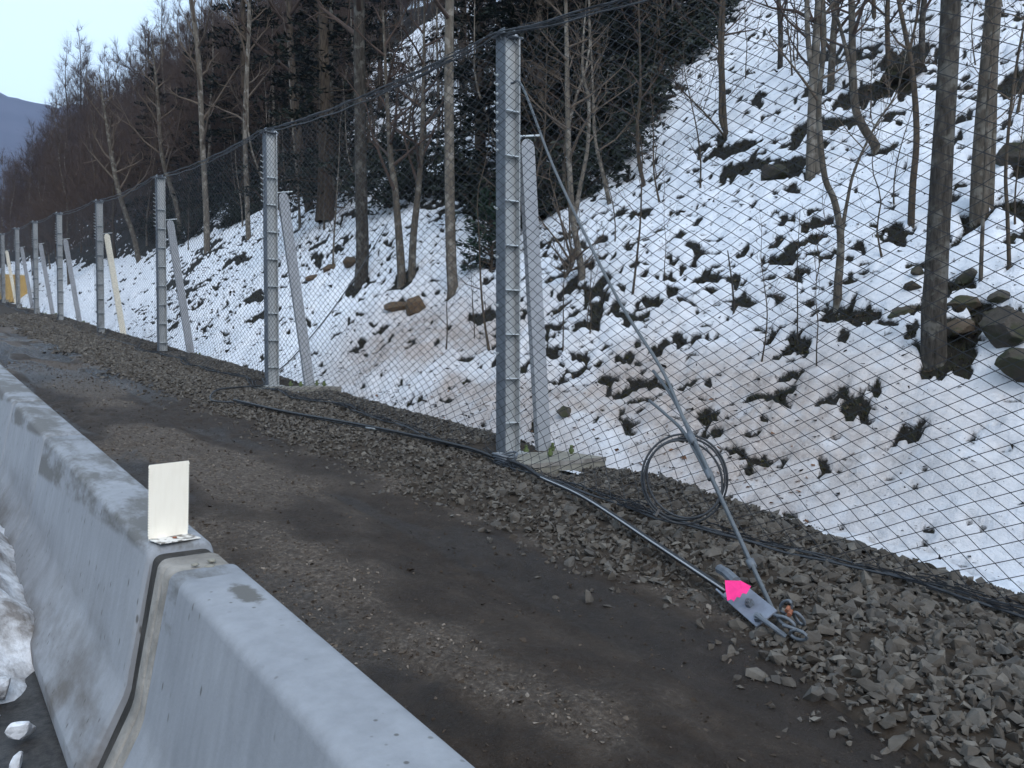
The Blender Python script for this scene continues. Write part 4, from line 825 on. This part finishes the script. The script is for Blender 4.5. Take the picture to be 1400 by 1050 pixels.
# thin bare saplings shared by copies
def copies_of(name, meshes, mats, spots, label, cat, group):
    out = []
    for (x, y, s, rz, k) in spots:
        o = empty(name, (x, y, GZ(x, y)-.03), (0, 0, rz), label=label, cat=cat, group=group); o.scale = (s, s, s)
        for (pn, me), mt in zip(meshes[k], mats[k]): link(pn, me, M[mt] if isinstance(mt, str) else mt, o)
        out.append(o)
    return out
def add_twigs(me, out, n, seed, w=.006, lo=.5, hi=1.5):
    rg = np.random.default_rng(seed); S = [p for lv in out[1:] for p, r in lv]; P = np.array(S); wl = np.linalg.norm(P[:, 3]-P[:, 0], axis=1)**1.7; i = rg.choice(len(P), n, p=wl/wl.sum()); k = rg.integers(3, size=n); f = rg.uniform(size=(n, 1))
    Pb = P[i, k]*(1-f)+P[i, k+1]*f; dr = (P[i, 3]-P[i, 0]); dr /= np.linalg.norm(dr, axis=1)[:, None]; dr = dr*.9+rg.normal(size=(n, 3))*.42+[0, 0, .3]; dr /= np.linalg.norm(dr, axis=1)[:, None]
    s1 = np.cross(dr, rg.normal(size=(n, 3))); s1 /= np.linalg.norm(s1, axis=1)[:, None]; s2 = np.cross(dr, s1); ln = rg.uniform(lo, hi, (n, 1))
    V = np.stack([Pb+s1*w, Pb-s1*w*.5+s2*w*.87, Pb-s1*w*.5-s2*w*.87, Pb+dr*ln], 1).reshape(-1, 3); b0 = np.arange(n)[:, None]*4
    F = np.concatenate([b0+[0, 1, 3], b0+[1, 2, 3], b0+[2, 0, 3]])
    v = np.empty(len(me.vertices)*3, np.float32); me.vertices.foreach_get('co', v); l = np.empty(len(me.loops), np.int32); me.loops.foreach_get('vertex_index', l); q = l.reshape(-1, 4)
    T = np.concatenate([q[:, [0, 1, 2]], q[:, [0, 2, 3]], F+len(v)//3]); return mesh_np('crown', np.concatenate([v.reshape(-1, 3), V]), T)
def tree_mesh(seed, H, r, h0, nprim, plen, up, lv, tr, sway=.5, sides=7, droop=0, tw=0, tww=.006):
    rg = np.random.default_rng(seed); n = 7; P = [(0, 0, 0)]
    for k in range(1, n): P.append((P[-1][0]+rg.normal()*sway*.25, P[-1][1]+rg.normal()*sway*.25, H*k/(n-1)))
    rad = np.linspace(r, r*.12, 5); rad[1] = r*.82
    g_ = grow(rg, spline(P, 14), rad, h0, nprim, plen, up, lv, droop, tr); me = branches_mesh('crown', g_, (4, 3, 3))
    if tw: me = add_twigs(me, g_, tw, seed, tww)
    return [('trunk', trunk_mesh('trunk', P, rad, sides, 14)), ('crown', me)]
SA = [tree_mesh(500+i, 2.2+.5*i, .012+.003*i, .15, 9, .9, .9, (3, 2), .0028, .25, 5) for i in range(4)]
rg = np.random.default_rng(77); sp = []
while len(sp) < 46:
    x = rg.uniform(8.2, 19); y = rg.uniform(2.5, 14)
    if x/y > 2.7 or (x > 13.3 and y > 13+.39*(x-13.3)): continue
    sp.append((x, y, rg.uniform(.35, 1.2), rg.uniform(0, 6.28), int(rg.integers(4))))
copies_of('thin_sapling', SA, [('bark_brown', 'twig')]*4, sp, 'thin bare brown twiggy sapling poking up through the snow', 'sapling', 'thin saplings on the open snow')
SB = [tree_mesh(520+i, 5+1.2*i, .035+.008*i, .15, 18, 2.2, .9, (4, 3), .004, .5, 6) for i in range(3)]
sp = []
while len(sp) < 60:
    x = rg.uniform(10, 24); y = rg.uniform(13, 42)
    if x < 11.5 and rg.uniform() < .6: continue
    if y < 15+.39*(x-13): continue
    sp.append((x, y, rg.uniform(.6, 1.25), rg.uniform(0, 6.28), int(rg.integers(3))))
copies_of('understory_tree', SB, [('bark_grey', 'twig'), ('bark_brown', 'twig_pale'), ('bark_light', 'twig')], sp, 'spindly bare understory tree among the dark evergreens behind the net', 'tree', 'understory trees behind the net')

# ------------------------------------------------------------------ evergreens
def conifer(seed, H, rb, nb, leaf=.055, dens=60, droop=.35):
    rg = np.random.default_rng(seed); V = []; lv0 = []
    for i in range(nb):
        t = (i+rg.uniform())/nb; z = H*(.04+.94*t); L = rb*(1-t)**.75*rg.uniform(.55, 1.1)+.15; az = rg.uniform(0, 6.28); el = .25-droop*.5+.6*t
        d = np.array([math.cos(az), math.sin(az), el]); s = np.linspace(0, 1, 4)[:, None]; P = np.array([0, 0, z])+s*L*d+np.array([0, 0, -droop*L])*s**2; lv0.append((P, np.array([.03, .02, .012, .005])*(1-t*.7)))
        n = int(dens*L/rb)+6
        a = rg.uniform(.15, 1, n)**.8; C = np.array([0, 0, z])+a[:, None]*L*d+np.array([0, 0, -droop*L])*(a**2)[:, None]
        side = np.array([-math.sin(az), math.cos(az), 0]); C = C+side*(rg.normal(size=n)*.26*L*(1.05-a))[:, None]+np.array([0, 0, 1])*(rg.normal(size=n)*.05-.03)[:, None]
        u = d[None]*.6+side[None]*rg.choice([-1, 1], n)[:, None]*rg.uniform(.4, 1.3, n)[:, None]+rg.normal(size=(n, 3))*.3; u /= np.linalg.norm(u, axis=1)[:, None]
        w = np.cross(u, np.array([0, 0, 1])+rg.normal(size=(n, 3))*.5); w /= np.linalg.norm(w, axis=1)[:, None]+1e-6
        ll = leaf*rg.uniform(1.4, 3.2, n)[:, None]; ww = leaf*rg.uniform(.35, .7, n)[:, None]
        V.append(np.stack([C-u*ll*.4-w*ww*.3, C+w*ww, C+u*ll, C-w*ww], 1).reshape(-1, 3))
    V = np.concatenate(V); F = np.arange(len(V)).reshape(-1, 4)
    return [('trunk', trunk_mesh('trunk', [(0, 0, 0), (.05, 0, H*.3), (0, .04, H*.7), (0, 0, H)], (.02*H, .015*H, .009*H, .01), 7, 12)), ('limbs', branches_mesh('limbs', [lv0, [], []])), ('foliage', mesh_np('foliage', V, F))]
CF = [conifer(600+i, 9+2*i, 2.6+.2*i, 120, .075, 95) for i in range(3)]
es = [(13.4, 17.6), (15.2, 18.6), (17.6, 19.8), (14.2, 20.6), (20.5, 21.8), (22.6, 22.4), (24.2, 22.2), (19, 24), (22, 27), (25, 26), (27.5, 24.5), (11.8, 27), (15.6, 37), (18, 41), (13.5, 41), (16, 46), (20, 48), (14.5, 51), (18, 55), (23, 44), (27, 36), (30, 30), (25, 52), (13.8, 58), (19, 62), (29, 45), (33, 36), (22, 70), (28, 60), (31.5, 26.5)]
es = [(x+rg.normal()*.4, y+rg.normal()*.4, rg.uniform(.75, 1.2), rg.uniform(0, 6.28), int(rg.integers(3))) for x, y in es]
copies_of('hemlock_tree', CF, [('bark_brown', 'bark_brown', 'needle')]*3, es, 'dark dense evergreen hemlock on the shaded slope behind the net', 'tree', 'dark hemlocks on the slope')
def shrub(seed, Rr, H, n, leaf):
    rg = np.random.default_rng(seed); nb = 16; lv0 = []; C = []
    for i in range(nb):
        az = rg.uniform(0, 6.28); e = rg.uniform(.5, 1.3); d = np.array([math.cos(az), math.sin(az), e]); d /= np.linalg.norm(d); L = rg.uniform(.6, 1)*np.hypot(Rr*d[0], H*d[2])*1.2
        s = np.linspace(0, 1, 4)[:, None]; P = s*L*d*np.array([1, 1, .9])+rg.normal(size=(4, 3))*.05*s; lv0.append((P, np.array([.02, .015, .01, .005])))
        for k in range(n//nb//6):
            a = rg.uniform(.35, 1.05); c = P[0]+(P[-1]-P[0])*a+rg.normal(size=3)*.16*Rr
            C += [c+0*rg.normal(size=3)]*6
    C = np.array(C); n = len(C); u = rg.normal(size=(n, 3)); u[:, 2] = -np.abs(u[:, 2])*.7+.1; u /= np.linalg.norm(u, axis=1)[:, None]; w = np.cross(u, rg.normal(size=(n, 3))); w /= np.linalg.norm(w, axis=1)[:, None]
    ll = leaf*rg.uniform(.8, 1.4, n)[:, None]; V = np.stack([C, C+u*ll*.5+w*ll*.17, C+u*ll, C+u*ll*.5-w*ll*.17], 1).reshape(-1, 3)
    return [('stems', branches_mesh('stems', [lv0, [], []])), ('leaves', mesh_np('leaves', V, np.arange(len(V)).reshape(-1, 4)))]
SHB = [shrub(650+i, 1.1+.2*i, 1.5+.3*i, 2600, .15) for i in range(3)]
sp = [(12.9, 15.6), (13.6, 15.5), (14.4, 15.6), (12.2, 17.2), (15.4, 16.6), (16.6, 16.9), (17.8, 17.4), (19.2, 17.9), (20.6, 18.6), (22, 19), (23.6, 19.6), (12.6, 19), (13.4, 22), (12.4, 23.5), (14.6, 24.8), (15.5, 27), (13.6, 30.5), (16.8, 33), (14.2, 34), (17.2, 37.5), (19.5, 28), (21, 25.5), (18.6, 21.6), (16.4, 20.4), (25.2, 19.8), (27, 20.6), (21.5, 30.5), (24, 33), (12.2, 44), (13, 47), (12.5, 54), (14, 62)]
while len(sp) < 95:
    x, y = float(rg.uniform(13, 32)), float(rg.uniform(19, 62))
    if .45 < x/y < .76 and rg.uniform() < .93: continue
    sp.append((x, y))
sp = [(x+rg.normal()*.2, y+rg.normal()*.2, rg.uniform(.7, 1.35), rg.uniform(0, 6.28), int(rg.integers(3))) for x, y in sp]
copies_of('evergreen_shrub', SHB, [('bark_brown', 'rhodo')]*3, sp, 'dark leathery-leaved evergreen shrub in the thicket behind the net', 'shrub', 'evergreen shrubs of the dark thicket')
pn = conifer(690, 1.9, .75, 42, .05, 60, .0); x, y = 10.75, 15.4
o = empty('young_pine', (x, y, GZ(x, y)-.05), label='young bluish-green pine beside the nearest post, low on the snow', cat='tree')
for (a, me), mt in zip(pn, ('bark_brown', 'bark_brown', 'pine')): link(a, me, M[mt], o)

# ------------------------------------------------------------------ bare forest along the slope
FT = [tree_mesh(700+i, 12+1.1*i, .085+.013*i, .16, 30, 4.2, .9+.1*(i % 3), (7, 4), .009, 1.0, 7, 0, 4200, .0065) for i in range(6)]
bm_ = ['bark_grey', 'bark_light', 'bark_light', 'bark_grey', 'bark_light', 'bark_brown']
sp = []; rg = np.random.default_rng(88); tries = 0
while len(sp) < 290 and tries < 200000:
    tries += 1
    y = 24+rg.uniform()**1.15*140; x = 11.4-2.6*float(sstep(46, 58, y))+rg.uniform()**1.0*(20+.42*y)
    if y < 40 and x < 16.5+.1*y: continue
    if x > y*1.05: continue
    if any((x-a)**2+(y-b)**2 < 3.2 for a, b, *_ in sp): continue
    if .46 < x/y < .72 and y < 75 and rg.uniform() < .9: continue
    sp.append((x, y, rg.uniform(.76, 1.12)*(.64+.36*float(sstep(9, 20, x)))*(1+.32*float(sstep(75, 130, y))), rg.uniform(0, 6.28), int(rg.integers(6))))
copies_of('bare_tree', FT, [(bm_[i], 'twig') for i in range(6)], sp, 'bare brown-grey deciduous tree in the dense wood up the hillside', 'tree', 'bare trees of the hillside wood')
# fine twig canopy of the wood, nobody could count it
rg = np.random.default_rng(91); C = []
for i in range(1100):
    y = 34+rg.uniform()**1.1*150; x = 12-3*float(sstep(46, 58, y))+rg.uniform()**.9*(16+.45*y)
    if y < 46 and x < 17+.1*y: continue
    if .45 < x/y < .76 and y < 95: continue
    C.append((x, y, float(hill(x, y)), rg.uniform(5, 11)*(.62+.38*float(sstep(9, 20, x)))*(1+.32*float(sstep(75, 130, y)))))
C = np.array(C); n = 110; idx = np.repeat(np.arange(len(C)), n); N_ = len(idx)
off = np.stack([rg.normal(size=N_)*1.5, rg.normal(size=N_)*1.5, rg.uniform(.3, 1.05, N_)*C[idx, 3]], 1); Pb = C[idx, :3]+off
dr = np.stack([off[:, 0]*.35, off[:, 1]*.35, rg.uniform(.3, 1.3, N_)], 1)+rg.normal(size=(N_, 3))*.35; dr /= np.linalg.norm(dr, axis=1)[:, None]
ln = rg.uniform(.5, 1.7, N_)[:, None]; s1 = np.cross(dr, rg.normal(size=(N_, 3))); s1 /= np.linalg.norm(s1, axis=1)[:, None]; s2 = np.cross(dr, s1); w = .011
V = np.stack([Pb+s1*w, Pb-s1*w*.5+s2*w*.87, Pb-s1*w*.5-s2*w*.87, Pb+dr*ln], 1).reshape(-1, 3); b0 = np.arange(N_)[:, None]*4
F = np.concatenate([b0+[0, 1, 3], b0+[1, 2, 3], b0+[2, 0, 3]])
q = link('twig_canopy', mesh_np('twig_canopy', V, F), M['twig']); tag(q, 'fine brown twig canopy of the bare wood along the hillside', 'twigs', kind='stuff')
# a few larger crowns on the skyline
BT = [tree_mesh(760+i, 19, .34, .25, 18, 7.5, .75, (7, 4), .012, 1.2, 9, 0, 5000, .010) for i in range(2)]
sky_l = ['big dark limbed tree standing out against the sky above the wood', 'spreading dark tree on the skyline, lower left of the biggest one', 'dark limbed tree on the skyline right of the biggest one']
for (x, y, s, rz, k), lb in zip([(19.5, 86, .9, .4, 0), (14.8, 88, .62, 2.2, 1), (24, 88, .85, 4.2, 1)], sky_l):
    copies_of('skyline_tree', BT, [('bark_dark', 'twig')]*2, [(x, y, s, rz, k)], lb, 'tree', 'large trees on the skyline')
# ------------------------------------------------------------------ haze
hz = MB().box((400, 700, 240), (2600, 3400, 520)).build('haze', None); tag(hz, kind='stuff')
hm = bpy.data.materials.new('haze_air'); hm.use_nodes = True; t = hm.node_tree; t.nodes.clear()
ho = t.nodes.new('ShaderNodeOutputMaterial'); pv = t.nodes.new('ShaderNodeVolumePrincipled'); pv.inputs['Color'].default_value = (.55, .68, 1, 1); pv.inputs['Density'].default_value = .0003
t.links.new(pv.outputs[0], ho.inputs['Volume']); hz.data.materials.append(hm)
print('tris', sum(sum(len(p.vertices)-2 for p in m.polygons) if len(m.polygons) < 2000 else len(m.loops)-2*len(m.polygons) for m in bpy.data.meshes)); print('script done', len(bpy.data.objects), 'objects')
